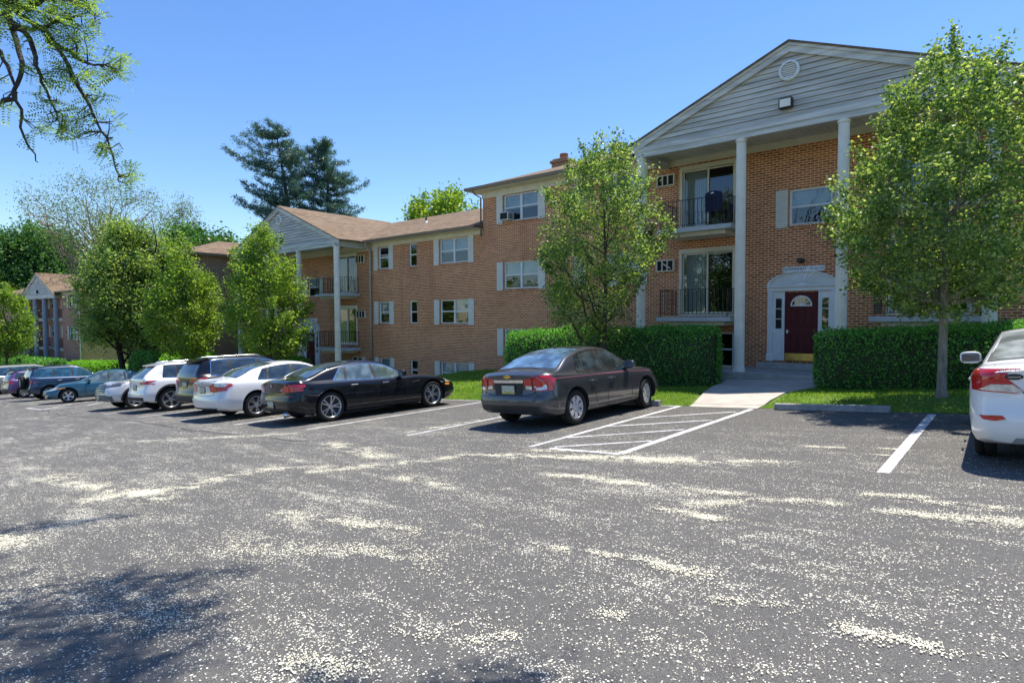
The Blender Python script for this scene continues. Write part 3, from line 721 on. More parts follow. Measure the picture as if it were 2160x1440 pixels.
def hip_roof(m, x0, x1, y0, y1, z, pitch, hipL=True, hipR=True, th=.05):
    h = (y1 - y0) / 2; zr = z + h * pitch; ym = (y0 + y1) / 2
    a = x0 + (h if hipL else 0); b = x1 - (h if hipR else 0)
    V = [(x0, y0, z), (x1, y0, z), (x1, y1, z), (x0, y1, z), (a, ym, zr), (b, ym, zr)]
    m.add(V, [(0, 1, 5, 4), (2, 3, 4, 5), (1, 2, 5), (3, 0, 4)])
    V2 = [(p[0], p[1], p[2] - th) for p in V[:4]]
    m.add(V[:4] + V2, [(0, 4, 5, 1), (1, 5, 6, 2), (2, 6, 7, 3), (3, 7, 4, 0), (7, 6, 5, 4)])
    return zr

def text_mesh(name, s, size, mat, parent, M, ext=.002, font_w=None, align='CENTER'):
    c = bpy.data.curves.new(name, 'FONT'); c.body = s; c.size = size; c.extrude = ext; c.align_x = align; c.align_y = 'CENTER'
    c.resolution_u = 3
    o = bpy.data.objects.new(name, c); COL.objects.link(o)
    bpy.context.view_layer.update()
    me = bpy.data.meshes.new_from_object(o.evaluated_get(bpy.context.evaluated_depsgraph_get()))
    bpy.data.objects.remove(o); me.transform(M); me.materials.clear(); me.materials.append(mat)
    o2 = bpy.data.objects.new(name, me); COL.objects.link(o2)
    if parent: o2.parent = parent
    return o2
TXT = Matrix.Rotation(R(90), 4, 'X')

# ---------------------------------------------------------------- building A (right)
YW = 19.0
A = empty('apartment_building', (0, 0, 0), 0, "red-brown brick apartment building at right with tall white columns, burgundy door and wide grey gable", "building")
winsA = []
for (a, b) in ((-16.43, -14.62), (-12.95, -12.40), (-11.0, -10.2)):
    for (c, d) in ((5.58, 6.66), (2.80, 3.90), (.05, 1.13)): winsA.append([a, b, c, d])
winsA += [[-5.22, -4.05, 4.30, 5.34]]
for (a, b) in ((2.6, 4.4),):
    for (c, d) in ((5.58, 6.60), (2.80, 3.90)): winsA.append([a, b, c, d])
doorsA = [[-8.56, -6.86, 4.50, 6.42], [-8.56, -6.86, 1.68, 3.70], [-2.6, -.9, 4.50, 6.42], [-2.6, -.9, 1.68, 3.70]]
bas = [[-7.9, -6.82, -.0, 1.10]]
m = MB(); wall_holes(m, -17.6, 9.0, -2.2, 6.95, YW, winsA + doorsA + bas)
m.quad((-17.6, YW, -2.2), (-17.6, YW, 6.95), (-17.6, 30, 6.95), (-17.6, 30, -2.2)); m.quad((9, YW, -2.2), (9, 30, -2.2), (9, 30, 6.95), (9, YW, 6.95)); m.quad((-17.6, 30, -2.2), (-17.6, 30, 6.95), (9, 30, 6.95), (9, 30, -2.2))
m.build('wall', MBRICK, A)
for i, w in enumerate(winsA):
    wd = w[1] - w[0]
    bl = [(.5, .5), (.45, .5), (.5, .45), (.48, .46), (.0, .0), (.4, .4)][i % 6]
    window(A, *w, YW, wd > 1.4, bl, (1, 1) if (wd > .6) else (0, 0), ac=(i == 0))
window(A, *bas[0], YW, False, (.0,), (0, 0))
for k, w in enumerate(doorsA): sliding_door(A, *w, YW)
m = MB(); m.box(-17.63, -9.2, YW - .025, YW - .002, 6.68, 6.95); m.box(-.3, 9.03, YW - .025, YW - .002, 6.68, 6.95); m.box(-9.199, -.301, YW - .03, YW - .002, 6.62, 6.95); m.build('frieze_board', MTRIM, A)
rf = MB(); hip_roof(rf, -18.05, 9.5, 18.5, 30.4, 7.10, .36); ra = rf.build('roof', MROOF, A)
for bx in ((-18.05, -9.6, 18.52, YW), (-.2, 9.5, 18.52, YW), (-18.0, -17.6, YW + .001, 30)): m = MB(); m.box(*bx, 6.951, 6.975); m.build('eave_soffit', MTRIM, A)
for (a, b) in ((-18.08, -9.7), (.1, 9.5)): m = MB(); m.prism([(18.40, 7.10), (18.43, 6.98), (18.52, 6.97), (18.52, 7.10)], 'x', a, b); m.build('gutter', MGUT, A)
m = MB(); m.prism([(-18.05, 7.10), (-18.05, 6.97), (-18.14, 6.98), (-18.17, 7.10)], 'y', 18.4, 30.3)
m.build('gutter', MGUT, A)
m = MB(); m.tube([(-17.75, 18.48, 6.97), (-17.72, 18.6, 6.85), (-17.66, 18.93, 6.72), (-17.66, 18.93, 5.1)], .035, 8); m.build('downspout', MGUT, A)
ch = empty('chimney'); ch.parent = A
m = MB(); m.box(-16.15, -15.35, 22.0, 22.8, 7.6, 8.50); m.box(-16.21, -15.29, 21.94, 22.86, 8.501, 8.62); m.box(-16.12, -15.38, 22.03, 22.77, 8.621, 8.70); m.build('chimney_stack', MBRICK_DARK, ch)
m = MB(); m.lathe([(.19, 8.70), (.19, 8.95), (.15, 8.95), (.15, 8.71)], 20, 'z', 0, Matrix.Translation((-15.75, 22.4, 0)), False); m.build('chimney_pot', m_plain("clay_pot", (.35, .13, .07), .8), ch)
pediment(A, -4.72, 4.55, 6.56, 8.83, 17.02, 19.0, 23.6)
for x in (-9.1, -6.0, -3.43, -.45): column(A, x, 17.16, .05, 6.565)
# balcony under doors
for xc in (-7.7, -1.72):
    balcony(A, xc - 1.2, xc + 1.2, 17.8, YW, 4.38); balcony(A, xc - 1.2, xc + 1.2, 17.8, YW, 1.60)
ac_grille(A, -9.46, -8.82, 6.0, 6.38, YW); ac_grille(A, -9.46, -8.82, 3.14, 3.53, YW, True)
ac_grille(A, -.62, .02, 6.0, 6.38, YW); ac_grille(A, -.62, .02, 3.14, 3.53, YW)
entry_door(A, -4.83, .28, YW)
m = MB(); m.lathe([(0, -.02), (.05, -.02), (.05, -.06), (.0, -.06)], 12, 'y', 0, Matrix.Translation((-4.82, YW, 3.24)), False); m.tube([(-4.82, YW - .05, 3.24), (-4.82, YW - .18, 3.25), (-4.72, YW - .24, 3.22)], .035, 8)
m.box(-4.92, -4.80, YW - .26, YW - .10, 3.17, 3.31, 0, None, .02); m.build('wall_lamp', m_plain("lamp_bronze", (.05, .045, .04), .4, .5), A)
m = MB(); m.box(-6.72, -2.6, 16.95, YW - .003, -.42, .05, 0, None, .015); m.box(-5.95, -3.75, YW - .52, YW - .12, .051, .235, 0, None, .012); m.build('porch_slab', MCONC, A)
# small weeds growing along the rake are omitted from the wall; sign over the door
def sign(loc_x, z, Y, txt, label, wd=1.17, hh=.16):
    s = empty('building_sign', (loc_x, Y - .02, z), 0, label, "sign")
    m = MB(); a, b, r = wd / 2, hh / 2, .045
    pts = [(-a + r, -b), (a - r, -b), (a - r * .4, -b + r * .5), (a - r * .4, -b + r), (a, -b + r * 1.3), (a, b - r * 1.3), (a - r * .4, b - r), (a - r * .4, b - r * .5), (a - r, b), (-a + r, b), (-a + r * .4, b - r * .5), (-a + r * .4, b - r), (-a, b - r * 1.3), (-a, -b + r * 1.3), (-a + r * .4, -b + r), (-a + r * .4, -b + r * .5)]
    m.prism(pts, 'y', -.025, .0); m.build('sign_board', MWHITE, s)
    text_mesh('lettering', txt, .113, m_plain("navy_lettering", (.02, .03, .10), .6), s, Matrix.Translation((0, -.028, 0)) @ TXT, .001)
    return s
sign(-4.80, 3.0, YW, "NORMANDY  12 to 23", "white scalloped sign reading NORMANDY 12 to 23 over the burgundy door at right")

# ---------------------------------------------------------------- building B (middle, lower)
B_ = empty('apartment_building', (0, 0, 0), 0, "lower brick apartment building in the middle with brown shingled roof and slimmer grey gabled portico", "building")
winsB = []
for (a, b) in ((-20.33, -18.52), (-22.48, -21.92), (-24.85, -24.03)):
    for (c, d) in ((4.08, 5.17), (1.34, 2.42), (-1.45, -.42)): winsB.append([a, b, c, d])
winsB += [[-31.46, -30.27, 2.85, 3.90], [-36.6, -35.3, 4.08, 5.1], [-36.6, -35.3, 1.34, 2.4]]
doorsB = [[-28.5, -26.80, 2.98, 4.95], [-28.5, -26.80, .22, 2.14], [-34.9, -33.2, 2.98, 4.95], [-34.9, -33.2, .22, 2.14]]
basB = [[-27.3, -26.4, -1.35, -.45]]
m = MB(); wall_holes(m, -37.5, -17.6, -3.6, 5.40, YW, winsB + doorsB + basB)
m.build('wall', MBRICK, B_)
for i, w in enumerate(winsB):
    wd = w[1] - w[0]
    bl = [(.52, .5), (.0, .5), (.95, .95), (.0, .0), (.0, .0), (.0, .0), (.0, .0), (.55, .5), (.5, .5), (.5, .5)][i % 10]
    window(B_, *w, YW, wd > 1.4, bl, (1, 1) if (wd > .6) else (0, 0), swirl=(i == 2))
window(B_, *basB[0], YW, True, (0, 0), (0, 1))
for w in doorsB: sliding_door(B_, *w, YW, trim=MCOLW)
m = MB(); m.box(-25.1, -17.61, YW - .025, YW - .002, 5.2, 5.40); m.box(-37.4, -25.101, YW - .03, YW - .002, 5.06, 5.40); m.build('frieze_board', MTRIM, B_)
rf = MB(); hip_roof(rf, -37.6, -17.6, 18.5, 30.4, 5.50, .36, False, False); rf.build('roof', MROOF, B_)
m = MB(); m.box(-25.3, -17.61, 18.52, YW, 5.401, 5.42); m.build('eave_soffit', MTRIM, B_)
m = MB(); m.prism([(18.40, 5.52), (18.43, 5.41), (18.52, 5.40), (18.52, 5.52)], 'x', -25.35, -17.62); m.build('gutter', MGUT, B_)
m = MB(); m.tube([(-25.30, 18.5, 5.42), (-25.30, 18.55, 5.30), (-25.44, 18.90, 5.10), (-25.44, 18.92, 4.9), (-25.44, 18.92, -1.3)], .055, 8); m.build('downspout', MGUTL, B_)
m = MB(); m.lathe([(.05, 6.4), (.05, 7.03), (.035, 7.03)], 12, 'z', 0, Matrix.Translation((-24.58, 22, 0)), False); m.build('vent_pipe', MIRON, B_)
m = MB(); m.lathe([(.16, 6.66), (.06, 6.86)], 12, 'z', 0, Matrix.Translation((-24.58, 22, 0)), False); m.build('pipe_flashing', MCOLW, B_)
pediment(B_, -30.95, 5.25, 5.16, 7.72, 17.02, 19.0, 24.6, light_dx=.1)
for x in (-36.0, -32.5, -29.25, -25.78): column(B_, x, 17.16, -1.5, 5.165, .155)
for xc in (-27.65, -34.05):
    balcony(B_, xc - 1.2, xc + 1.2, 17.8, YW, 2.88); balcony(B_, xc - 1.2, xc + 1.2, 17.8, YW, .03)
ac_grille(B_, -26.72, -25.95, 4.47, 4.90, YW); ac_grille(B_, -26.72, -25.95, 1.6, 2.0, YW)
entry_door(B_, -31.2, -1.32, YW, arch_w=1.94, arch_h=.55)
m = MB(); m.box(-31.15, -30.98, YW - .2, YW - .01, 1.86, 1.98, 0, None, .02); m.build('wall_lamp', m_plain("lamp_brown", (.10, .04, .03), .5, .3), B_)
m = MB(); m.box(-33.2, -29.2, 16.95, YW - .003, -2.3, -1.45, 0, None, .015); m.box(-32.3, -30.1, YW - .52, YW - .12, -1.449, -1.36, 0, None, .012); m.build('porch_slab', MCONC, B_)
sign(-31.12, 1.50, YW, "NORMANDY 1 to 11", "white sign partly behind foliage over the far arched doorway of the middle building", 1.3, .19)

# ---------------------------------------------------------------- building C (dark side wall behind the portico)
C_ = empty('apartment_building', (0, 0, 0), 0, "dark brick apartment wing with hipped roof, half hidden by trees behind the middle portico", "building")
winsC = [[x, x + 1.2, z, z + 1.05] for x in (-42.6, -40.2) for z in (3.9, 1.1)]
m = MB(); wall_holes(m, -44, -37.62, -4.2, 5.42, 15.0, winsC)
m.quad((-37.62, 15, -4.2), (-37.62, 27, -4.2), (-37.62, 27, 5.42), (-37.62, 15, 5.42)); m.quad((-44, 15, -4.2), (-44, 15, 5.42), (-44, 27, 5.42), (-44, 27, -4.2)); m.quad((-44, 27, -4.2), (-44, 27, 5.42), (-37.62, 27, 5.42), (-37.62, 27, -4.2))
m.build('wall', MBRICK_DARK, C_)
for w in winsC: window(C_, *w, 15.0, False, (.4,), (1, 1))
rf = MB(); rf.add([(-44.4, 14.5, 5.55), (-37.2, 14.5, 5.55), (-37.2, 27.4, 5.55), (-44.4, 27.4, 5.55), (-40.8, 18.1, 6.75), (-40.8, 23.8, 6.75)], [(0, 1, 4), (1, 2, 5, 4), (2, 3, 5), (3, 0, 4, 5), (3, 2, 1, 0)]); rf.build('roof', MROOF, C_)
m = MB(); m.prism([(-37.2, 5.54), (-37.2, 5.40), (-37.12, 5.42), (-37.08, 5.54)], 'y', 14.5, 27.4); m.prism([(14.40, 5.54), (14.43, 5.42), (14.52, 5.41), (14.52, 5.54)], 'x', -44.4, -37.1); m.build('gutter', MGUT, C_)
m = MB(); m.box(-44.3, -37.21, 14.53, 27.3, 5.421, 5.44); m.build('eave_soffit', MTRIM, C_)

# ---------------------------------------------------------------- building D (far left)
D_ = empty('apartment_building', (-60.7, 15.3, 0), R(3.5), "pale pink brick apartment building at far left with blue-grey gable and four columns", "building")
zD = -4.5
winsD = [[-2.85, -1.15, 2.62, 3.75], [-2.85, -1.15, -.16, .97]]
recD = [[-12.9, -11.9, 2.62, 3.7], [-12.9, -11.9, -.1, .95], [-9.4, -8.5, 2.62, 3.7], [-9.4, -8.5, -.1, .95]]
drD = [[-7.6, -5.9, 1.95, 3.75], [-7.6, -5.9, -.9, 1.05]]
m = MB(); wall_holes(m, -4.5, 0, zD, 4.0, 0, winsD); wall_holes(m, -26, -14.2, zD, 4.0, 0, [[-17, -15.4, 2.62, 3.75], [-17, -15.4, -.16, .97]])
wall_holes(m, -14.2, -4.5, zD, 4.0, 1.5, recD + drD)
m.quad((-4.5, 0, zD), (-4.5, 0, 4), (-4.5, 1.5, 4), (-4.5, 1.5, zD)); m.quad((-14.2, 0, zD), (-14.2, 1.5, zD), (-14.2, 1.5, 4), (-14.2, 0, 4)); m.quad((-26, 0, zD), (-26, 0, 4), (-26, 12, 4), (-26, 12, zD))
m.build('wall', MBRICK_PINK, D_)
m = MB(); m.quad((0, 0, zD), (0, 12, zD), (0, 12, 4), (0, 0, 4)); m.quad((-26, 12, zD), (-26, 12, 4), (0, 12, 4), (0, 12, zD)); m.build('side_wall', MBRICK_LIT, D_)['label'] = "brick side wall with its tan light painted into the colour"  # this side's different light is painted in as tan
for w in winsD + [[-17, -15.4, 2.62, 3.75], [-17, -15.4, -.16, .97]]: window(D_, *w, 0, True, (.5, .5), (1, 1))
for w in recD: window(D_, *w, 1.5, False, (.5,), (1, 1))
for w in drD: sliding_door(D_, *w, 1.5, trim=MWHITE)
m = MB(); m.box(-4.5, .02, -.03, -.002, 3.72, 4.0); m.box(-14.2, -4.5, 1.47, 1.498, 3.7, 4.0); m.build('frieze_board', MTRIM, D_)
rf = MB(); hip_roof(rf, -26.5, .5, -.45, 12.45, 4.05, .36); rf.build('roof', MROOF, D_)
m = MB(); m.prism([(-.55, 4.06), (-.52, 3.95), (-.43, 3.94), (-.43, 4.06)], 'x', -4.2, .5); m.build('gutter', MGUT, D_)
m = MB(); m.tube([(-.3, -.5, 3.96), (-.12, -.1, 3.72), (-.10, -.07, -3.4)], .055, 8); m.build('downspout', MWHITE, D_)
pediment(D_, -9.2, 4.4, 3.5, 5.90, -.5, 1.5, 6.5, beam_h=.28, Ywall=1.5, light_dx=0)
for x in (-13.4, -10.5, -7.9, -4.95): column(D_, x, -.33, -3.3, 3.505, .2, m_plain("blue_grey_column", (.33, .37, .45), .5))
for xc in (-6.75, -11.8):
    balcony(D_, xc - 1.5, xc + 1.5, .3, 1.5, 1.68); balcony(D_, xc - 1.5, xc + 1.5, .3, 1.5, -1.1)
# ================================================================== VEGETATION
def leaf_cloud(cent, n, spread, size, r, elong=1.7, updir=.3, flat=.55):
    """n leaves round every centre: separate 4-gons, pointed ovals"""
    k = len(cent); N = k * n
    c = np.repeat(cent, n, 0) + r.normal(0, 1, (N, 3)) * (np.repeat(spread, n)[:, None] if np.ndim(spread) else spread) * np.array([1, 1, .9])
    d = r.normal(0, 1, (N, 3)); d[:, 2] = d[:, 2] * flat + updir * .3; d /= np.linalg.norm(d, axis=1)[:, None]
    q = r.normal(0, 1, (N, 3)); q[:, 2] *= .6; s = np.cross(d, q); s /= np.linalg.norm(s, axis=1)[:, None] + 1e-9
    L = size * r.uniform(.65, 1.25, N)[:, None]; Wd = L / elong
    b = c - d * L * .5
    nrm = np.cross(d, s)
    return np.stack([b, c + s * Wd * .5 + nrm * Wd * .12, b + d * L, c - s * Wd * .5 + nrm * Wd * .12], 1).reshape(-1, 3)

def crown_profile(prof, h):
    hs = [p[0] for p in prof]
    return np.interp(h, hs, [p[1] for p in prof]), np.interp(h, hs, [p[2] for p in prof])

def make_tree(name, label, group, base, H, prof, seed, nclump, nleaf, size, leafmat, bark, r0=.11, fork=.2, depth_k=1.0,
              spread=.16, nlimb=16, multi=1, inner=.35, cat='tree', up=1.0, ax=None, elong=1.7, lean=(0, 0), lobes=1.0, shoots=30, twig=1.0):
    """tapered trunk(s) with limbs reaching into a lumpy crown of leaf clumps.
    prof: (height, extent to the left, extent to the right) as the tree is seen from the lot"""
    r = np.random.default_rng(seed)
    t = empty(name, base, 0, label, cat, group)
    ax = ax if ax is not None else np.array([.765, .644, 0.])       # left-right axis of the profile
    ay = np.array([-ax[1], ax[0], 0.])
    hmin, hmax = prof[0][0], prof[-1][0]
    # clump centres, biased to the outer shell; a noise field carves lumps and gaps
    cs = []; tries = 0
    off = r.uniform(0, 50, 3)
    while len(cs) < nclump and tries < nclump * 30:
        tries += 1
        h = hmin + (hmax - hmin) * r.random(); l, rr = crown_profile(prof, h)
        half = (l + rr) / 2; mid = (rr - l) / 2
        if r.random() > (half / max((p[1] + p[2]) / 2 for p in prof)) ** 1.2 + .05: continue
        a = r.uniform(0, 2 * np.pi); q = r.random() ** (inner)
        u = math.cos(a) * q; w = math.sin(a) * q * depth_k
        p = ax * (mid + half * u) + ay * (half * w) + np.array([lean[0] * h, lean[1] * h, h])
        nv = mnoise.noise(Vector(p * (1.1 / max(.6, H / 7)) * lobes + off)) 
        if nv < -.06 + .25 * (q > .85) * r.random(): continue
        cs.append(p)
    # leafy shoots that stick out of the outline
    for _ in range(shoots):
        h = hmin + (hmax - hmin) * (.12 + .88 * r.random()); l, rr = crown_profile(prof, min(h, hmax)); half = (l + rr) / 2; mid = (rr - l) / 2; a = r.uniform(0, 2 * np.pi)
        p = ax * (mid + half * .92 * math.cos(a)) + ay * (half * .92 * math.sin(a)) + np.array([0, 0, h])
        o = p - np.array([0, 0, h * .75]); o = o / np.linalg.norm(o) + np.array([0, 0, .5]); o /= np.linalg.norm(o); n_s = r.integers(3, 6)
        for q in range(n_s): cs.append(p + o * (H * .018 * q) + r.normal(0, .02, 3))
    cs = np.array(cs)
    # limbs
    m = MB(); trunks = []
    for k in range(multi):
        dx = (k - (multi - 1) / 2) * r0 * 2.2; ln = (k - (multi - 1) / 2) * .10 * H
        top = np.array([lean[0] * H, lean[1] * H, H * .93]) + ax * ln
        pts = [np.array([0, 0, -.15]) + ax * dx, np.array([0, 0, .03]) + ax * dx, np.array([0, 0, .03 + H * .02]) + ax * dx, np.array([0, 0, .03 + H * .06]) + ax * dx + r.normal(0, .008, 3) * [1, 1, 0], np.array([lean[0] * H * fork, lean[1] * H * fork, H * fork]) + ax * (dx + ln * fork) + r.normal(0, .012 * H * .4, 3) * [1, 1, 0]]
        for q in (.4, .6, .8, 1.0):
            f = fork + (1 - fork) * q
            pts.append(np.array([lean[0], lean[1], .93]) * H * f + ax * (dx + ln * f) + r.normal(0, .010 * H, 3) * [1, 1, 0])
        rad = [r0 * 2.1, r0 * 1.55, r0 * 1.22, r0 * 1.08, r0 * .95, r0 * .62, r0 * .42, r0 * .24, r0 * .08]
        if multi > 1: rad = [x * .75 for x in rad]
        m.tube(pts, rad, 9); trunks.append((pts, rad))
    def trunk_at(tr, z):
        pts = tr[0]
        for i in range(1, len(pts) - 1):
            if pts[i + 1][2] >= z:
                f = (z - pts[i][2]) / max(1e-6, pts[i + 1][2] - pts[i][2]); f = min(max(f, 0), 1)
                return pts[i] * (1 - f) + pts[i + 1] * f, tr[1][i] * (1 - f) + tr[1][i + 1] * f
        return pts[-1], tr[1][-1]
    idx = r.permutation(len(cs))[:nlimb]
    limbs = []
    for i in idx:
        c = cs[i]; z0 = max(H * fork, min(c[2] - np.hypot(c[0], c[1]) * up * r.uniform(.7, 1.3), H * .85))
        tr = trunks[r.integers(len(trunks))]; p0, rr0 = trunk_at(tr, z0)
        v = c - p0; L = np.linalg.norm(v)
        p1 = p0 + v * .33 + np.array([0, 0, -.04 * L]) + ax * v.dot(ax) * .10; p2 = p0 + v * .68 + r.normal(0, .03 * L, 3)
        m.tube([p0, p1, p2, c], [rr0 * .55, rr0 * .42, rr0 * .26, .008], 6, cap=False)
        limbs.append((p1, rr0 * .38)); limbs.append((p2, rr0 * .24)); limbs.append((p0 * .4 + p1 * .6, rr0 * .4))
    if limbs:
        LP = np.array([q[0] for q in limbs])
        for i in range(0, len(cs), max(1, len(cs) // (150 if twig < 2 else 600))):
            c = cs[i]; d = np.linalg.norm(LP - c, axis=1) + (LP[:, 2] > c[2]) * 1.0; j = int(np.argmin(d))
            p0 = LP[j]; v = c - p0; p1 = p0 + v * .5 + r.normal(0, .05, 3) + np.array([0, 0, -.02])
            rad = min(limbs[j][1] * .7, .02 + .004 * H / 3)
            m.tube([p0, p1, c], [rad * twig, rad * .6 * twig, .004 * twig ** 1.5], 4, cap=False)
    m.build('trunk', bark, t)
    sp = spread * r.uniform(.6, 1.35, len(cs)); sp[-max(1, shoots * 3):] *= .62
    V = leaf_cloud(cs, nleaf, sp, size, r, elong)
    np_mesh('crown', V, 4, leafmat, t)
    return t

def px_prof(D, tx, base_z, rows):
    """picture rows (y, left, right) of a crown standing D metres away -> metres relative to the trunk"""
    s = D / 1261.0; out = []; k = 1.0 if D < 30 else .93
    for (y, l, rr) in rows:
        z = 1.62 + (668 - y) * s - base_z
        out.append((z, (tx - l) * s * k, (rr - tx) * s * k))
    return sorted(out)
PEARS = "pear trees along the parking lot"
def pear(tx, D, base, rows, seed, label, nc, nl, size, mat=None, spread=.16, fork=.22, r0=.11, bark=None, **kw):
    z = ground_at(base[0], base[1])
    pf = px_prof(D, tx, z, rows); H = pf[-1][0]
    return make_tree('pear_tree', label, PEARS, (base[0], base[1], z), H, pf, seed, nc, nl, size, mat or MLEAF_PEAR, bark or MBARKP, r0, fork, 1.0, spread, nlimb=26, **kw)

pear(1985, 11.2, (-1.03, 13.7), [(125, 1995, 2010), (150, 1935, 2050), (200, 1895, 2090), (260, 1875, 2115), (320, 1845, 2135), (390, 1800, 2155), (440, 1772, 2165), (500, 1775, 2160), (560, 1790, 2150), (605, 1815, 2130), (640, 1860, 2100), (668, 1935, 2030)],
     11, "tall round-crowned pear tree at the right edge with a bare pale trunk", 1150, 36, .074, spread=.10, fork=.27, r0=.072, bark=MBARK, lobes=1.6, shoots=60)
pear(1272, 16.6, (-8.75, 14.3), [(318, 1265, 1300), (345, 1222, 1328), (380, 1192, 1355), (420, 1165, 1378), (470, 1140, 1402), (520, 1138, 1405), (560, 1146, 1385), (610, 1150, 1345), (655, 1140, 1330), (690, 1165, 1325), (718, 1210, 1310)],
     12, "airy upright pear tree behind the dark grey sedan, twigs over the hedge", 700, 34, .080, spread=.115, fork=.10, r0=.085, lobes=1.6, shoots=50)
pear(570, 28.4, (-27.05, 14.29), [(480, 545, 562), (500, 528, 585), (540, 512, 600), (580, 495, 622), (630, 483, 640), (680, 480, 650), (710, 495, 650), (740, 530, 625)],
     13, "dense pear tree in front of the middle white-columned portico", 560, 40, .12, MLEAF_BRIGHT, .2, .1)
pear(395, 31.0, (-32.8, 12.8), [(512, 378, 395), (535, 352, 418), (570, 335, 440), (610, 328, 448), (650, 312, 465), (690, 312, 462), (720, 325, 445), (745, 370, 425)],
     14, "bright green pear tree in front of the dark brick wing", 560, 40, .125, MLEAF_BRIGHT, .21, .08)
pear(15, 47.0, (-60.6, 10.3), [(605, 8, 28), (630, -12, 45), (660, -25, 58), (700, -28, 62), (730, -20, 52), (745, 0, 35)],
     15, "small pear tree at the left edge before the far left building", 300, 36, .17, MLEAF_BRIGHT, .27, .12)
z = ground_at(-42.2, 13.2)
make_tree('shade_tree', "large dark olive tree with several dark stems right of the far left building", None, (-42.2, 13.2, z), 11.5,
          px_prof(38, 306, z, [(476, 290, 320), (495, 272, 345), (525, 256, 366), (560, 236, 376), (600, 219, 382), (640, 213, 384), (680, 215, 382), (708, 225, 376), (728, 243, 358)]),
          16, 950, 42, .17, MLEAF_OLIVE, MBARKD, .24, .12, 1.0, .36, nlimb=30, multi=3)
# woods behind the roofs, each tree by itself
def bgtree(name, label, px, D, base_px, rows, seed, mat, bark, nc, nl, size, spread, gz_=-3.0, group="trees behind the buildings", **kw):
    import_ = cam.matrix_world
    d = import_.to_3x3() @ Vector(((px - 1080) / 1261.0, (720 - 600) / 1261.0, -1.0)); P = import_.translation + d * D
    pf = px_prof(D, px, gz_, rows)
    return make_tree(name, label, group, (P.x, P.y, gz_), pf[-1][0], pf, seed, nc, nl, size, mat, bark, **dict(dict(r0=.3, fork=.2, spread=spread, nlimb=24), **kw))
bgtree('maple_tree', "full dark green maple rising behind the far left building", 95, 76, 0, [(482, 75, 115), (500, 50, 145), (540, 40, 165), (580, 30, 175), (620, 30, 180), (660, 40, 170)], 21, MLEAF_DARK, MBARKD, 620, 40, .36, .75)
bgtree('maple_tree', "dark green maple at the left edge of the sky behind the far left roof", 5, 74, 0, [(500, -10, 20), (520, -30, 50), (560, -40, 62), (600, -40, 66), (650, -35, 50)], 22, MLEAF_DARK, MBARKD, 420, 40, .36, .75)
bgtree('maple_tree', "low dark green tree between the maple and the thinly leaved tree", 160, 82, 0, [(572, 145, 170), (590, 120, 200), (620, 110, 215), (660, 115, 215)], 29, MLEAF_DARK, MBARKD, 240, 36, .4, .8)
bgtree('thin_tree', "wide thinly leaved tree with spreading bare grey limbs against the sky", 215, 62, 0, [(380, 180, 240), (392, 120, 300), (415, 75, 345), (445, 62, 350), (480, 90, 345), (520, 130, 320), (570, 160, 290)], 23, MLEAF_PALE, MBARK, 1050, 13, .17, .55, nlimb=90, fork=.28, r0=.36, multi=2, inner=.5, twig=1.7)
bgtree('thin_tree', "small thinly leaved tree right of the wide bare one", 388, 66, 0, [(430, 375, 395), (445, 352, 412), (475, 345, 424), (505, 352, 420), (540, 370, 405)], 24, MLEAF_PALE, MBARK, 260, 11, .17, .5, nlimb=40, fork=.3, r0=.2, inner=.5, twig=1.7)
bgtree('oak_tree', "dark leafy tree above the hipped roof of the brick wing", 440, 62, 0, [(492, 395, 420), (500, 372, 460), (512, 365, 500), (540, 365, 505), (600, 380, 500)], 25, MLEAF_DARK, MBARKD, 330, 36, .34, .6)
bgtree('linden_tree', "bright green treetop showing over the middle building's roof", 935, 48, 0, [(420, 925, 960), (430, 900, 985), (445, 878, 1000), (470, 870, 1012), (520, 880, 1005)], 26, MLEAF_BRIGHT, MBARKD, 330, 40, .25, .5)

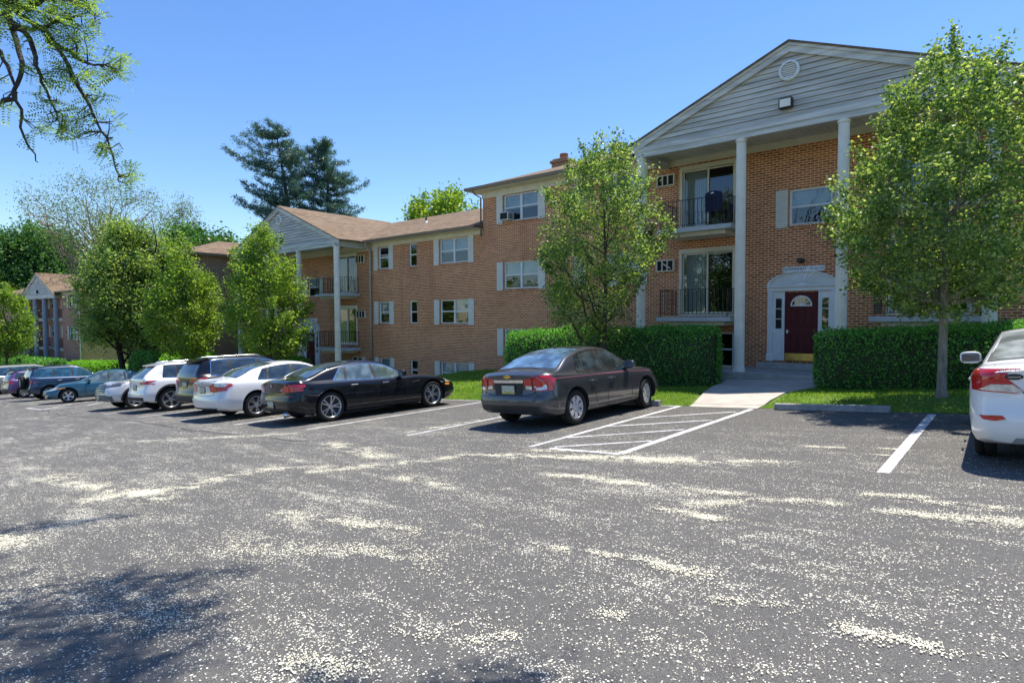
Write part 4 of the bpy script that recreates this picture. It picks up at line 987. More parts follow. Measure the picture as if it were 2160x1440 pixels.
def pine(px, D, ybase, ytop, rows, seed, label, lean=0.0):
    """white pine: straight stem, tiers of boughs carrying tufts of needles"""
    r = np.random.default_rng(seed); g0 = -1.5
    d = cam.matrix_world.to_3x3() @ Vector(((px - 1080) / 1261.0, (720 - 600) / 1261.0, -1.0)); P = cam.matrix_world.translation + d * D
    s = D / 1261.0; zt = 1.62 + (668 - ytop) * s - g0
    t = empty('pine_tree', (P.x, P.y, g0), 0, label, 'pine tree', "pines behind the middle building")
    m = MB(); ax = np.array([.765, .644, 0.]); ay = np.array([-.644, .765, 0.])
    stem = [np.array([0, 0, -.3]) , np.array([0, 0, zt * .4]) , ax * lean * .5 + np.array([0, 0, zt * .7]), ax * lean + np.array([0, 0, zt])]
    m.tube(stem, [.38, .27, .17, .03], 9)
    def stem_at(z):
        f = z / zt
        return ax * lean * max(0, (f - .4) / .6) + np.array([0, 0, z])
    tufts = []
    zs = sorted(((1.62 + (668 - y) * s - g0), l * s, rr * s) for (y, l, rr) in rows)
    z = zs[0][0]
    while z < zt - .3:
        L = np.interp(z, [q[0] for q in zs], [q[1] for q in zs]); Rr = np.interp(z, [q[0] for q in zs], [q[2] for q in zs])
        for k in range(r.integers(4, 7)):
            a = r.uniform(0, 2 * np.pi); ca, sa = math.cos(a), math.sin(a)
            ext = (L if ca < 0 else Rr) * (.55 + .45 * abs(ca)) * r.uniform(.55, 1.08)
            if ext < .25: continue
            rise = ext * r.uniform(.12, .42)
            p0 = stem_at(z); dirv = ax * ca + ay * sa
            p1 = p0 + dirv * ext * .5 + np.array([0, 0, rise * .25]); p2 = p0 + dirv * ext + np.array([0, 0, rise])
            m.tube([p0, p1, p2], [.07 * (1 - z / zt) + .03, .035, .012], 5, cap=False)
            nt_ = int(4 + ext * 3.8)
            for q in range(nt_):
                f = .22 + .78 * (q + r.random()) / nt_; p = p0 + dirv * ext * f + np.array([0, 0, rise * f * f]) 
                side = np.cross(dirv, [0, 0, 1]) * r.normal(0, .22 * ext * (1.1 - f) * .8 + .10)
                tufts.append(p + side + np.array([0, 0, r.uniform(.0, .25)]))
        z += r.uniform(.34, .66)
    m.build('trunk', MBARKD, t)
    tufts = np.array(tufts); n = 26
    V = leaf_cloud(tufts, n, .15, .34, r, 6.5, 1.6, .9); np_mesh('crown', V, 4, MLEAF_PINE, t)
    return t
pine(628, 58, 440, 264, [(500, 70, 70), (475, 115, 75), (455, 100, 80), (420, 105, 85), (395, 65, 75), (370, 105, 80), (340, 120, 85), (320, 80, 60), (300, 70, 40), (280, 55, 22), (266, 25, 10)], 31, "taller dark pine with ragged boughs behind the middle portico roof", lean=-1.9)
pine(695, 60, 455, 304, [(505, 70, 95), (470, 90, 85), (440, 80, 65), (420, 70, 80), (400, 65, 92), (380, 55, 65), (360, 50, 72), (340, 56, 70), (322, 48, 66), (308, 42, 50)], 32, "shorter dark pine right of the taller one behind the middle portico roof")

# ---------------------------------------------------------------- hedges
def hedge(name, label, pts, w, h, seed, mat=MLEAF_HEDGE, size=.06, dens=900, group=None, cat='hedge', zb=None, round_=.22, bump=.085, top_drop=0.0):
    """clipped hedge along a polyline; leaves stand on a lumpy shell round a dark core"""
    r = np.random.default_rng(seed); t = empty(name, (0, 0, 0), 0, label, cat, group)
    L = [math.hypot(pts[i + 1][0] - pts[i][0], pts[i + 1][1] - pts[i][1]) for i in range(len(pts) - 1)]; tot = sum(L)
    def at(s):
        s = min(max(s, 0), tot)
        for i, l in enumerate(L):
            if s <= l or i == len(L) - 1:
                f = s / l; a, b = pts[i], pts[i + 1]; dx, dy = (b[0] - a[0]) / l, (b[1] - a[1]) / l
                return a[0] + (b[0] - a[0]) * f, a[1] + (b[1] - a[1]) * f, dx, dy
            s -= l
    hw = w / 2
    def shell(s, a):
        """a: 0..1 round the section from front foot over the top to back foot"""
        e = .50                                        # rounded ends
        k = 1.0
        if s < e: k = math.sqrt(max(0, 1 - ((e - s) / e) ** 2))
        if s > tot - e: k = math.sqrt(max(0, 1 - ((s - tot + e) / e) ** 2))
        k = .25 + .75 * k
        th = math.pi * a; c, q = math.cos(th), math.sin(th); n_ = 4.5
        n_ = 3.4; rad = (abs(c) ** n_ + abs(q) ** n_) ** (-1 / n_)
        return -c * rad * hw * k, q * rad * h * (1 - .06 * (1 - k))
    def pos(s, a):
        x, y, dx, dy = at(s); u, z = shell(s, a)
        nb = mnoise.noise(Vector((s * 1.4, a * 4, seed))) * bump + mnoise.noise(Vector((s * 4, a * 9, seed))) * bump * .5
        k = 1 + nb
        under = 1 - .16 * max(0, 1 - z / (.35 * h))
        zz = (zb(x, y) if zb else ground_at(x, y))
        return Vector((x - dy * -u * k * under * -1 * -1, y + dx * -u * k * under * -1 * -1, zz + max(0.02, z * (1 + nb * .6)) - top_drop * s))
    # core
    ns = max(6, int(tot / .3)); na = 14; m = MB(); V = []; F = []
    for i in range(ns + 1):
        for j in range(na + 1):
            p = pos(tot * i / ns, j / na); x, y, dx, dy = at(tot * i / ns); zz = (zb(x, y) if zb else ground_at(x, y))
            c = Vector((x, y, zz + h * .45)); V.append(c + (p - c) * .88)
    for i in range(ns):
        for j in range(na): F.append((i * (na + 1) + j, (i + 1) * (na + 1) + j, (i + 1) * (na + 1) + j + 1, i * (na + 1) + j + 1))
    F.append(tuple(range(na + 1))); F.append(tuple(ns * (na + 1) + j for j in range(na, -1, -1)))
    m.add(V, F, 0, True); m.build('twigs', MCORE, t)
    N = int((tot + w) * (w + 2 * h) * dens)
    P = np.empty((N, 3)); D = np.empty((N, 3))
    for i in range(N):
        s = r.uniform(0, tot); a = r.random(); 
        if r.random() < .12: s = (0 if r.random() < .5 else tot)
        p = pos(s, a); x, y, dx, dy = at(s); zz = (zb(x, y) if zb else ground_at(x, y)); c = Vector((x, y, zz + h * .45))
        if s in (0, tot):
            f = r.random() ** .5; p = c + (p - c) * f; p += Vector((dx, dy, 0)) * (-.05 if s == 0 else .05)
        v = (p - c); v.normalize(); p = p + v * (r.normal(-.025, .045) + (.10 * r.random() if r.random() < .05 else 0)) + Vector((r.normal(0, .02), r.normal(0, .02), abs(r.normal(0, .02)) * (1 if a > .3 and a < .7 else 0)))
        P[i] = p; D[i] = v
    d = D * .5 + r.normal(0, .6, (N, 3)) + np.array([0, 0, .35]); d /= np.linalg.norm(d, axis=1)[:, None]
    q = r.normal(0, 1, (N, 3)); sd = np.cross(d, q); sd /= np.linalg.norm(sd, axis=1)[:, None]
    Ls = size * r.uniform(.6, 1.3, N)[:, None]; nrm = np.cross(d, sd)
    VV = np.stack([P - d * Ls * .5, P + sd * Ls * .3 + nrm * Ls * .06, P + d * Ls * .5, P - sd * Ls * .3 + nrm * Ls * .06], 1).reshape(-1, 3)
    np_mesh('leaves', VV, 4, mat, t)
    return t
hz = lambda dz: (lambda x, y: ground_at(x, y) - .02 + dz)
hedge('clipped_hedge', "long dark clipped hedge left of the burgundy door, behind the dark grey sedan", [(-10.1, 15.65), (-6.05, 15.65)], 1.35, 1.66, 41, dens=850, zb=lambda x, y: float(gz(x)) + .12 + (x + 8) * -.02)
hedge('clipped_hedge', "dark clipped shrub at the left end of the hedge row by the pear tree", [(-13.6, 16.1), (-10.0, 16.1)], 1.4, 1.75, 42, dens=850, zb=lambda x, y: float(gz(x)) + .2)
hedge('clipped_hedge', "long clipped hedge right of the burgundy door behind the bare pear trunk", [(-3.5, 15.3), (3.4, 15.6)], 1.6, 1.30, 43, dens=850, zb=lambda x, y: .055 * x + .12)
hedge('clipped_hedge', "low clipped hedge in front of the middle building's porch", [(-31.0, 16.0), (-27.0, 16.0)], 1.5, 1.35, 44, size=.09, dens=380, zb=lambda x, y: -1.75)
hedge('mound_shrub', "flat lime-green mounded shrub before the brick side wall painted in lit tan", [(-50.6, 12.2), (-47.7, 14.2)], 2.2, 1.25, 45, mat=MLEAF_LIME, size=.11, dens=420, cat='shrub', zb=lambda x, y: -2.62, bump=.03)
hedge('low_shrub', "dark shrub at the foot of the large olive tree", [(-40.6, 12.9), (-38.6, 13.8)], 1.6, 1.6, 46, size=.11, dens=300, cat='shrub', zb=lambda x, y: -2.0)
hedge('low_shrub', "lime-green shrub below the bright pear tree", [(-36.8, 13.4), (-33.2, 14.2)], 1.8, 1.35, 47, mat=MLEAF_LIME, size=.11, dens=300, cat='shrub', zb=lambda x, y: -1.7)
hedge('low_shrub', "shaded green groundcover along the foot of the dark brick wing", [(-36.6, 15.5), (-31.5, 16.4)], 1.8, .7, 50, size=.1, dens=240, cat='shrub', zb=lambda x, y: -1.55)
hedge('clipped_hedge', "dark hedge in front of the far left building's columns", [(-64.2, 12.6), (-57.6, 12.9)], 1.8, 1.15, 48, size=.14, dens=200, zb=lambda x, y: -2.75)
hedge('clipped_hedge', "dark hedge at the left edge behind the small pear tree", [(-75, 11.9), (-65.2, 12.5)], 1.8, 1.15, 49, size=.15, dens=160, zb=lambda x, y: -2.75)

# the wood across the lot, behind the photographer: it shows in windows and car paint
def woods():
    r = np.random.default_rng(90); cs = []; sp = []
    for (x0, x1, y0, y1, n) in ((-120, 60, -74, -60, 34), (48, 60, -50, 20, 9)):
        for _ in range(n):
            x, y = r.uniform(x0, x1), r.uniform(y0, y1); h = r.uniform(9, 14); w = h * r.uniform(.28, .38)
            for _ in range(34):
                d = r.normal(0, 1, 3); d /= np.linalg.norm(d); d *= r.random() ** .33
                cs.append([x + d[0] * w, y + d[1] * w, float(gz(x)) + h * .55 + d[2] * h * .46]); sp.append(.75)
    V = leaf_cloud(np.array(cs), 26, np.array(sp), .75, r, 1.5)
    tag(np_mesh('woods', V, 4, MLEAF_OLIVE), "leafy wood across the lot behind the viewer", 'woods', kind='stuff')
woods()
# ---------------------------------------------------------------- overhanging locust tree, trunk outside the picture on the left
def at_px(x, y, D):
    d = cam.matrix_world.to_3x3() @ Vector(((x - 1080) / 1261.0, (720 - y) / 1261.0, -1.0)); return np.array(cam.matrix_world.translation + d * D)
def locust():
    r = np.random.default_rng(77); base = np.array([-11.2, -2.2, float(gz(-11.2))])
    t = empty('locust_tree', tuple(base), 0, "locust tree whose leafy branches hang into the upper left corner of the sky", 'tree')
    m = MB(); twigs = []
    fork = np.array([-10.6, -1.6, 5.0]); 
    m.tube([base - base, (base + fork) / 2 - base + np.array([.1, 0, 0]), fork - base], [.30, .25, .2], 12)
    def limb(ctrl, r0, r1, sub=True, n=14):
        pts = []
        for i in range(n + 1):     # Catmull-Rom-ish through control points
            f = i / n * (len(ctrl) - 1); k = min(int(f), len(ctrl) - 2); u = f - k
            p0 = ctrl[max(k - 1, 0)]; p1 = ctrl[k]; p2 = ctrl[k + 1]; p3 = ctrl[min(k + 2, len(ctrl) - 1)]
            pts.append(.5 * ((2 * p1) + (-p0 + p2) * u + (2 * p0 - 5 * p1 + 4 * p2 - p3) * u * u + (-p0 + 3 * p1 - 3 * p2 + p3) * u ** 3) + r.normal(0, .012, 3))
        m.tube([p - base for p in pts], [r0 + (r1 - r0) * i / n for i in range(n + 1)], 7, cap=False)
        return pts
    D = 7.0
    up = fork + np.array([.8, 1.2, 1.0])
    L1 = limb([fork, at_px(-150, -60, D), at_px(60, 40, D), at_px(125, 110, D), at_px(165, 180, D), at_px(200, 250, D), at_px(235, 320, D), at_px(250, 385, D)], .04, .005, n=26)
    L2 = limb([fork, at_px(-120, -150, D + .3), at_px(0, 0, D + .3), at_px(28, 60, D + .3), at_px(45, 120, D + .2), at_px(42, 165, D), at_px(32, 192, D), at_px(44, 235, D), at_px(50, 285, D), at_px(68, 320, D), at_px(78, 345, D)], .045, .005, n=26)
    L3 = limb([fork, at_px(-160, 60, D), at_px(-20, 95, D), at_px(20, 150, D), at_px(34, 190, D)], .04, .012)
    L3b = limb([at_px(34, 190, D), at_px(20, 212, D), at_px(-15, 218, D), at_px(-60, 230, D)], .03, .01)
    L4 = limb([at_px(-40, -30, D), at_px(40, 12, D), at_px(75, 10, D), at_px(110, -25, D)], .05, .02)
    L5 = limb([at_px(10, 30, D), at_px(60, 80, D), at_px(75, 130, D), at_px(85, 165, D), at_px(110, 215, D), at_px(130, 270, D)], .035, .006)
    L6 = limb([at_px(100, 88, D), at_px(140, 108, D), at_px(175, 128, D), at_px(215, 138, D), at_px(245, 155, D)], .03, .005)
    L7 = limb([at_px(20, 60, D), at_px(80, 60, D), at_px(140, 40, D), at_px(185, 25, D)], .03, .006)
    L8 = limb([at_px(30, 20, D), at_px(100, -5, D), at_px(160, 5, D), at_px(200, 30, D)], .025, .005)
    spots = []
    rr = lambda a, b: r.uniform(a, b)
    for (x0, x1, y0, y1, n) in ((-40, 90, -40, 60, 62), (60, 205, -30, 80, 88), (90, 175, 60, 110, 26), (130, 185, 110, 200, 24), (215, 262, 115, 175, 22), (60, 120, 130, 215, 20), (-30, 20, 100, 250, 16), (100, 175, 215, 300, 34), (170, 225, 170, 240, 14), (190, 262, 240, 325, 24), (250, 288, 340, 400, 14), (60, 110, 200, 290, 14), (205, 235, 120, 150, 5), (45, 80, 60, 130, 6)):
        for _ in range(int(n * .62)): spots.append(at_px(rr(x0, x1), rr(y0, y1), D + r.normal(0, .18)))
    # crown overhead and out of the picture to the left: it throws the shade at the lower left
    allp = np.array([p for L in (L1, L2, L3, L5, L6, L7, L8, L4) for p in L])
    over = []
    def blob(c, rad, n):
        for _ in range(n): over.append(np.array(c) + r.normal(0, 1, 3) * rad)
    # shade strings: boughs overhead, placed where the sun throws them onto the lot
    def gpx(x, y):
        d = cam.matrix_world.to_3x3() @ Vector(((x - 1080) / 1261.0, (720 - y) / 1261.0, -1.0)); k = -1.62 / (d.z - .066 * d.x); return np.array([d.x * k, d.y * k, 0])
    sv = np.array(SUN) / SUN.z
    ST = [((-60, 1300), (440, 1218), .10, 90), ((-80, 1345), (300, 1300), .10, 60), ((120, 1250), (330, 1205), .06, 26), ((270, 1275), (450, 1292), .07, 34), ((150, 1400), (495, 1332), .09, 60), ((-60, 1420), (240, 1370), .10, 50), ((330, 1430), (250, 1460), .08, 20), ((445, 1200), (535, 1192), .035, 9), ((300, 1320), (450, 1270), .06, 20),
          ((-80, 1118), (160, 1100), .07, 30), ((100, 1105), (318, 1078), .05, 26), ((-60, 1072), (40, 1068), .05, 8), ((-80, 1180), (60, 1172), .07, 18), ((-60, 1212), (70, 1208), .06, 10),
          ((1060, 1440), (1190, 1410), .045, 18), ((960, 1460), (1080, 1440), .03, 8), ((660, 1430), (720, 1412), .03, 6)]
    for k, (a, b, rad, n) in enumerate(ST):
        A0, B0 = gpx(*a), gpx(*b); h = (8.6 if a[1] < 1215 else 6.1) + .25 * math.sin(k * 2.1); A1 = A0 + sv * h; B1 = B0 + sv * h; pts = [A1 + (B1 - A1) * q / 5 + r.normal(0, .03, 3) for q in range(6)]
        m.tube([fork - base, (fork + A1) / 2 - base + np.array([0, -.3, .6])] + [p - base for p in pts], [.05, .03, .02, .018, .014, .011, .008, .005], 5, cap=False)
        for _ in range(int(n * .72)): over.append(A1 + (B1 - A1) * r.random() + r.normal(0, 1, 3) * np.array([rad * 2, rad, .12]))
    for c, rad, n in [((-11, 1, 8), (1.6, 1.2, .8), 70), ((-13, -2, 7), (1.6, 1.4, 1.0), 50), ((-9.5, -1.5, 7.5), (1.6, 1.0, .6), 50)]:
        blob(c, np.array(rad), n); m.tube([fork - base, (fork + np.array(c)) / 2 - base, np.array(c) - base], [.09, .05, .012], 6, cap=False)
    over = np.array(over)
    for p in spots:
        d = np.linalg.norm(allp - p, axis=1); j = int(np.argmin(d)); q = allp[j]
        if d[j] > .02: m.tube([q - base, (q + p) / 2 - base + r.normal(0, .03, 3), p - base], [.008, .006, .003], 4, cap=False)
    m.build('trunk', m_bark("locust_bark", (.10, .085, .085)), t)
    # pinnate sprays
    def sprays(pts, nrach, pair, L, size):
        V = []
        for p in pts:
            for _ in range(nrach):
                d = r.normal(0, 1, 3); d[2] = d[2] * .5 - .15; d /= np.linalg.norm(d); s = np.cross(d, [0, 0, 1]); s /= np.linalg.norm(s) + 1e-6; u = np.cross(s, d)
                tilt = r.normal(0, .5); s = s * math.cos(tilt) + u * math.sin(tilt)
                for k in range(pair):
                    c = p + d * L * (k + 1) / pair + np.array([0, 0, -.03 * (k / pair) ** 2])
                    for sg in (-1, 1):
                        a = c + s * sg * .004; b = a + (s * sg + d * .45) * size; w = d * size * .22
                        mid_ = (a + b) / 2
                        V += [a, mid_ + w, b, mid_ - w]
        return np.array(V)
    V = np.concatenate([sprays(spots, 4, 6, .17, .042), sprays(over, 3, 5, .20, .052)]) - base
    np_mesh('crown', V, 4, MLEAF_LOC, t)
    return t
locust()
# ================================================================== CARS
def m_car(name, color, metal=.0, rough=.35, flake=0., coat=1.0, dust=.0, spec=.5):
    t = NT(name); c = color
    if flake:
        n = t.noise(t.coord(), 400, 2, .8); cc = t.mix(t.math('MULTIPLY', n, flake), c, tuple(min(1, x * 3 + .05) for x in c))
    else: cc = c
    if dust:
        v = t.geo(); n = t.noise(v, 7, 6, .7); sp = t.n('ShaderNodeSeparateXYZ'); t.l(t.coord(), sp.inputs[0])
        low = t.ramp(sp.outputs[2], [(.25, 1.), (.75, .15)])
        cc = t.mix(t.math('MULTIPLY', t.math('MULTIPLY', t.ramp(n, [(.35, 0.), (.7, 1.)]), low), dust), cc, (.30, .27, .23))
    t.pb(cc, rough, metal, spec, coat); t.p.inputs['Coat Roughness'].default_value = .04
    nb = t.n('ShaderNodeBump'); nb.inputs['Strength'].default_value = .03; nb.inputs['Distance'].default_value = .02
    t.l(t.noise(t.coord(), 3, 2), nb.inputs['Height']); t.l(nb.outputs[0], t.p.inputs['Coat Normal'])
    return t.m
MTYRE = m_plain("tyre_rubber", (.022, .022, .022), .85, var=.25, scale=12, spec=.25)
MRIM = m_plain("alloy_rim", (.52, .53, .55), .32, .75, var=.06)
MRIMG = m_plain("plastic_wheel_cover", (.50, .50, .51), .4, .3, var=.06)
MBRAKE = m_plain("brake_dark", (.03, .03, .03), .7)
MCHROME = m_plain("chrome_trim", (.75, .76, .78), .12, 1.0, var=.02)
MPLAST = m_plain("black_plastic", (.028, .028, .03), .55, var=.2, spec=.35)
MUNDER = m_plain("underbody", (.012, .012, .012), .9)
MRED = m_car("red_lamp", (.50, .008, .012), 0, .12); MREDD = m_car("dark_red_lamp", (.25, .006, .01), 0, .12)
MCLEARL = m_plain("clear_lamp", (.62, .62, .60), .12, .3, var=.25, scale=25, coat=1.); MAMBER = m_car("amber_lamp", (.85, .28, .03), 0, .15)
MHEAD = m_plain("headlamp_lens", (.48, .50, .42), .15, .2, var=.2, scale=14, coat=1.); MHEADD = m_plain("dark_headlamp_lens", (.09, .10, .11), .08, .3, var=.6, scale=16, coat=1.)
def m_cglass(name, c, spec=.8):
    t = NT(name); v = t.coord(); n = t.noise(v, 3.5, 3, .5); cc = t.mix(t.ramp(n, [(.4, 0.), (.65, 1.)]), c, tuple(x * 2.6 + .01 for x in c)); t.pb(cc, .03, 0, spec); t.p.inputs['IOR'].default_value = 1.75
    return t.m
MCG = m_cglass("car_glass", (.014, .022, .024)); MCGL = m_cglass("pale_car_glass", (.06, .085, .09)); MCGR = m_cglass("rear_car_glass", (.03, .045, .06))
MSHUT = m_plain("shut_line", (.006, .006, .006), .9)
MPLATE = m_plain("number_plate", (.52, .52, .42), .6, var=.3, scale=18); MPLATEY = m_plain("plate_band", (.50, .44, .12), .6, var=.2, scale=18)

def crv(pts, y, lo=None):
    """smooth monotone-ish interpolation through (y, value) points"""
    xs = [p[0] for p in pts]; vs = [p[1] for p in pts]
    if y <= xs[0]: return vs[0]
    if y >= xs[-1]: return vs[-1]
    for i in range(len(xs) - 1):
        if xs[i] <= y <= xs[i + 1]: break
    h = xs[i + 1] - xs[i]; u = (y - xs[i]) / h
    def sl(j):
        if j <= 0 or j >= len(xs) - 1: return (vs[min(j + 1, len(xs) - 1)] - vs[max(j - 1, 0)]) / (xs[min(j + 1, len(xs) - 1)] - xs[max(j - 1, 0)])
        a = (vs[j] - vs[j - 1]) / (xs[j] - xs[j - 1]); b = (vs[j + 1] - vs[j]) / (xs[j + 1] - xs[j])
        return 0 if a * b <= 0 else 2 * a * b / (a + b)
    m0, m1 = sl(i) * h, sl(i + 1) * h
    return (2 * u ** 3 - 3 * u ** 2 + 1) * vs[i] + (u ** 3 - 2 * u ** 2 + u) * m0 + (-2 * u ** 3 + 3 * u ** 2) * vs[i + 1] + (u ** 3 - u ** 2) * m1

class Car:
    def __init__(s, name, label, x, y, rz, **P):
        s.P = P; s.g = empty(name, (x, y, float(gz(x)) + .008), rz, label, 'car', "cars parked in the lot")
        s.g.rotation_mode = 'XYZ'; s.g.rotation_euler = Matrix.Rotation(rz, 4, 'Z').to_euler()
        # the lot slopes: tilt the car with it (about the lot's y axis)
        sl = .066 if x > -46 else .015
        s.g.rotation_euler = (Matrix.Rotation(-math.atan(sl), 4, 'Y') @ Matrix.Rotation(rz, 4, 'Z')).to_euler()
        s.paint = P['paint']; s.make()
    def hw(s, y):
        P = s.P; W = P['W'] / 2; y0, y1 = -P['ro'], P['wb'] + P['fo']
        k = 1.0
        dr = (y - y0) / P.get('rcr', .55); df = (y1 - y) / P.get('rcf', .75)
        if dr < 1: k = min(k, 1 - P.get('rk', .20) * (1 - math.sqrt(max(0, 1 - (1 - max(dr, 0)) ** 2.6))))
        if df < 1: k = min(k, 1 - P.get('fk', .26) * (1 - math.sqrt(max(0, 1 - (1 - max(df, 0)) ** 2.3))))
        return W * k
    def section(s, y):
        """right half section: list of (x, z) from bottom centre over the side to top centre"""
        P = s.P; w = s.hw(y); zs = crv(P['sill'], y); zb = crv(P['belt'], y); zt = crv(P['top'], y); H = zt - zb
        cr = crv(P.get('crown', [(-9, .05), (9, .05)]), y); zm = zs + (zb - zs) * .48
        fl = crv(P.get('flare', [(-9, 0), (9, 0)]), y)
        pts = [(0, zs), (w * .5, zs), (w * .86, zs), (w * .945 + fl, zs + .035), (w * .985 + fl, zs + .12), (w * 1.0 + fl, zm * .8 + zs * .2), (w * .997 + fl, zm), (w * .985 + fl * .7, zb - .19), (w * .972 + fl * .4, zb - .11), (w * .955, zb - .045), (w * .925, zb - .008), (w * .90, zb)]
        wbx = w * .90
        Hg = max(H - cr, 0.012); tum = P.get('tumble', .42)
        xe = wbx - .035 - Hg * tum
        for f in (.25, .5, .75): pts.append((wbx - .02 + (xe - wbx + .02) * f + .012 * math.sin(math.pi * f), zb + Hg * f))
        pts.append((xe, zb + Hg * .94)); pts.append((xe - .025, zb + Hg + (H - Hg) * .12))
        for f in (.8, .55, .28, 0): pts.append(((xe - .03) * f, zt - (zt - zb - Hg) * .85 * f * f))
        return pts
    def warp(s, x, y, z):
        P = s.P; y0, y1 = -P['ro'], P['wb'] + P['fo']
        wr = max(0, 1 - (y - y0) / P.get('wfr', .7)); wf = max(0, 1 - (y1 - y) / P.get('wff', .7))
        wr = wr * wr * (3 - 2 * wr); wf = wf * wf * (3 - 2 * wf); ww = (x / (P['W'] / 2)) ** 2
        return y + wr * (crv(P['offR'], z) + P.get('bR', .10) * ww) - wf * (crv(P['offF'], z) + P.get('bF', .16) * ww)
    def stations(s):
        P = s.P; y0, y1 = -P['ro'], P['wb'] + P['fo']
        ys = [y0 + .35 * (1 - math.cos(i / 14 * math.pi / 2)) for i in range(15)] + list(np.linspace(y0 + .35, y1 - .35, 58))[1:-1] + [y1 - .35 * (1 - math.cos(i / 14 * math.pi / 2)) for i in range(14, -1, -1)]
        return ys
    def make(s):
        P = s.P; ys = s.stations(); V = []; F = []; K = len(s.section(0))
        for y in ys:
            sec = s.section(y)
            full = [(x, z) for x, z in sec] + [(-x, z) for x, z in sec[-2:0:-1]]
            for (x, z) in full: V.append((x, s.warp(x, y, z), z))
        n = 2 * K - 2
        for i in range(len(ys) - 1):
            for k in range(n): F.append((i * n + k, i * n + (k + 1) % n, (i + 1) * n + (k + 1) % n, (i + 1) * n + k))
        s.K = K
        # end caps: strips between the two sides
        def cap(i, y, rev):
            prev = None
            for k in range(0, K):
                L = i * n + k; Rr = i * n + (n - k) % n; x, z = s.section(y)[k]
                row = [L]
                if k not in (0, K - 1):
                    for f in (.75, .5, .25, 0, -.25, -.5, -.75): V.append((x * f, s.warp(x * f, y, z), z)); row.append(len(V) - 1)
                    row.append(Rr)
                else: row = [L] * 9
                if prev:
                    for a in range(8):
                        q = [prev[a], prev[a + 1], row[a + 1], row[a]]; q = [v for j, v in enumerate(q) if v not in q[:j]]
                        if len(q) >= 3: F.append(tuple(q if rev else q[::-1]))
                prev = row
        cap(0, ys[0], True); cap(len(ys) - 1, ys[-1], False)
        me = bpy.data.meshes.new('body'); me.from_pydata(V, [], F)
        bm = bmesh.new(); bm.from_mesh(me); bmesh.ops.recalc_face_normals(bm, faces=bm.faces); 
        for f in bm.faces: f.smooth = True; f.material_index = 0
        s.bvh = BVHTree.FromBMesh(bm)
        cl = P.get('clad', 0)
        bm.to_mesh(me); bm.free(); me.materials.append(s.paint); me.materials.append(MUNDER)
        body = bpy.data.objects.new('body', me); COL.objects.link(body)
        # wheel arches cut out of the shell
        ar = P['R'] + P.get('gap', .055)
        c = MB()
        for wy in (0, P['wb']):
            for sd in (-1, 1):
                x0, x1 = sorted((sd * (P['W'] / 2 - .30), sd * (P['W'] / 2 + .2)))
                c.lathe([(0, x0), (ar, x0), (ar, x1), (0, x1)], 40, 'x', 1, Matrix.Translation((0, wy, P['R'] + .01)), False)
                c.box(x0 + .001, x1 - .001, wy - ar * .985, wy + ar * .985, -.1, P['R'] - .08, 1)
        co = c.build('cutter', [s.paint, MUNDER])
        bmc = bmesh.new(); bmc.from_mesh(co.data); bmesh.ops.remove_doubles(bmc, verts=bmc.verts, dist=1e-5); bmesh.ops.recalc_face_normals(bmc, faces=bmc.faces); bmc.to_mesh(co.data); bmc.free()
        md = body.modifiers.new('b', 'BOOLEAN'); md.object = co; md.operation = 'DIFFERENCE'; md.solver = 'EXACT'; md.use_self = True
        bpy.context.view_layer.update()
        nm = bpy.data.meshes.new_from_object(body.evaluated_get(bpy.context.evaluated_depsgraph_get()))
        bpy.data.objects.remove(co); body.modifiers.clear()
        if len(nm.polygons) > 500: body.data = nm
        nm.update()
        for p in body.data.polygons: p.use_smooth = True
        try: body.data.set_sharp_from_angle(angle=R(50))
        except Exception: pass
        body.parent = s.g; body.name = 'body'; s.body = body
        s.wheels(); s.glass()
    # --- projection of flat outlines onto the shell
    def hit(s, o, d):
        r = s.bvh.ray_cast(Vector(o), Vector(d)); return (r[0], r[1]) if r[0] is not None else (None, None)
    def project(s, poly, view, off=.005, grid=.07):
        """poly in (u,z); view: 'R','L' sides (u=y), 'B' back, 'F' front (u=x), 'T' top (u=x,v=y)"""
        bm = bmesh.new()
        vs = [bm.verts.new((p[0], p[1], 0)) for p in poly]
        try: bm.faces.new(vs)
        except Exception: bm.free(); return [], []
        us = [p[0] for p in poly]; zs = [p[1] for p in poly]
        for (lo, hi, ax) in ((min(us), max(us), 0), (min(zs), max(zs), 1)):
            k = int((hi - lo) / grid)
            for i in range(1, k + 1):
                c = lo + (hi - lo) * i / (k + 1); co = (c, 0, 0) if ax == 0 else (0, c, 0); no = (1, 0, 0) if ax == 0 else (0, 1, 0)
                bmesh.ops.bisect_plane(bm, geom=bm.verts[:] + bm.edges[:] + bm.faces[:], plane_co=co, plane_no=no, dist=1e-6)
        V = []; ok = []
        for v in bm.verts:
            u, z = v.co.x, v.co.y
            if view == 'R': h, nn = s.hit((3, u, z), (-1, 0, 0))
            elif view == 'L': h, nn = s.hit((-3, u, z), (1, 0, 0))
            elif view == 'B': h, nn = s.hit((u, -4, z), (0, 1, 0))
            elif view == 'F': h, nn = s.hit((u, 8, z), (0, -1, 0))
            else: h, nn = s.hit((u, z, 4), (0, 0, -1))
            if h is None: V.append(None); continue
            V.append(h + nn * off)
        bm.verts.index_update(); Fs = []
        for f in bm.faces:
            q = [v.index for v in f.verts]
            if any(V[i] is None for i in q): continue
            P3 = [V[i] for i in q]
            if max((a - b).length for a in P3 for b in P3) > grid * 7: continue
            Fs.append(tuple(q))
        bm.free()
        V = [v if v is not None else Vector((0, 0, .5)) for v in V]
        return V, Fs
    def panel(s, name, polys, view, mat, off=.005, grid=.07, parent=None, smooth=True, th=0.0):
        m = MB()
        for p in polys:
            V, F = s.project(p, view, off, grid); m.add(V, F, 0, smooth)
        # orient outwards
        o = m.build(name, mat, parent or s.g)
        return o
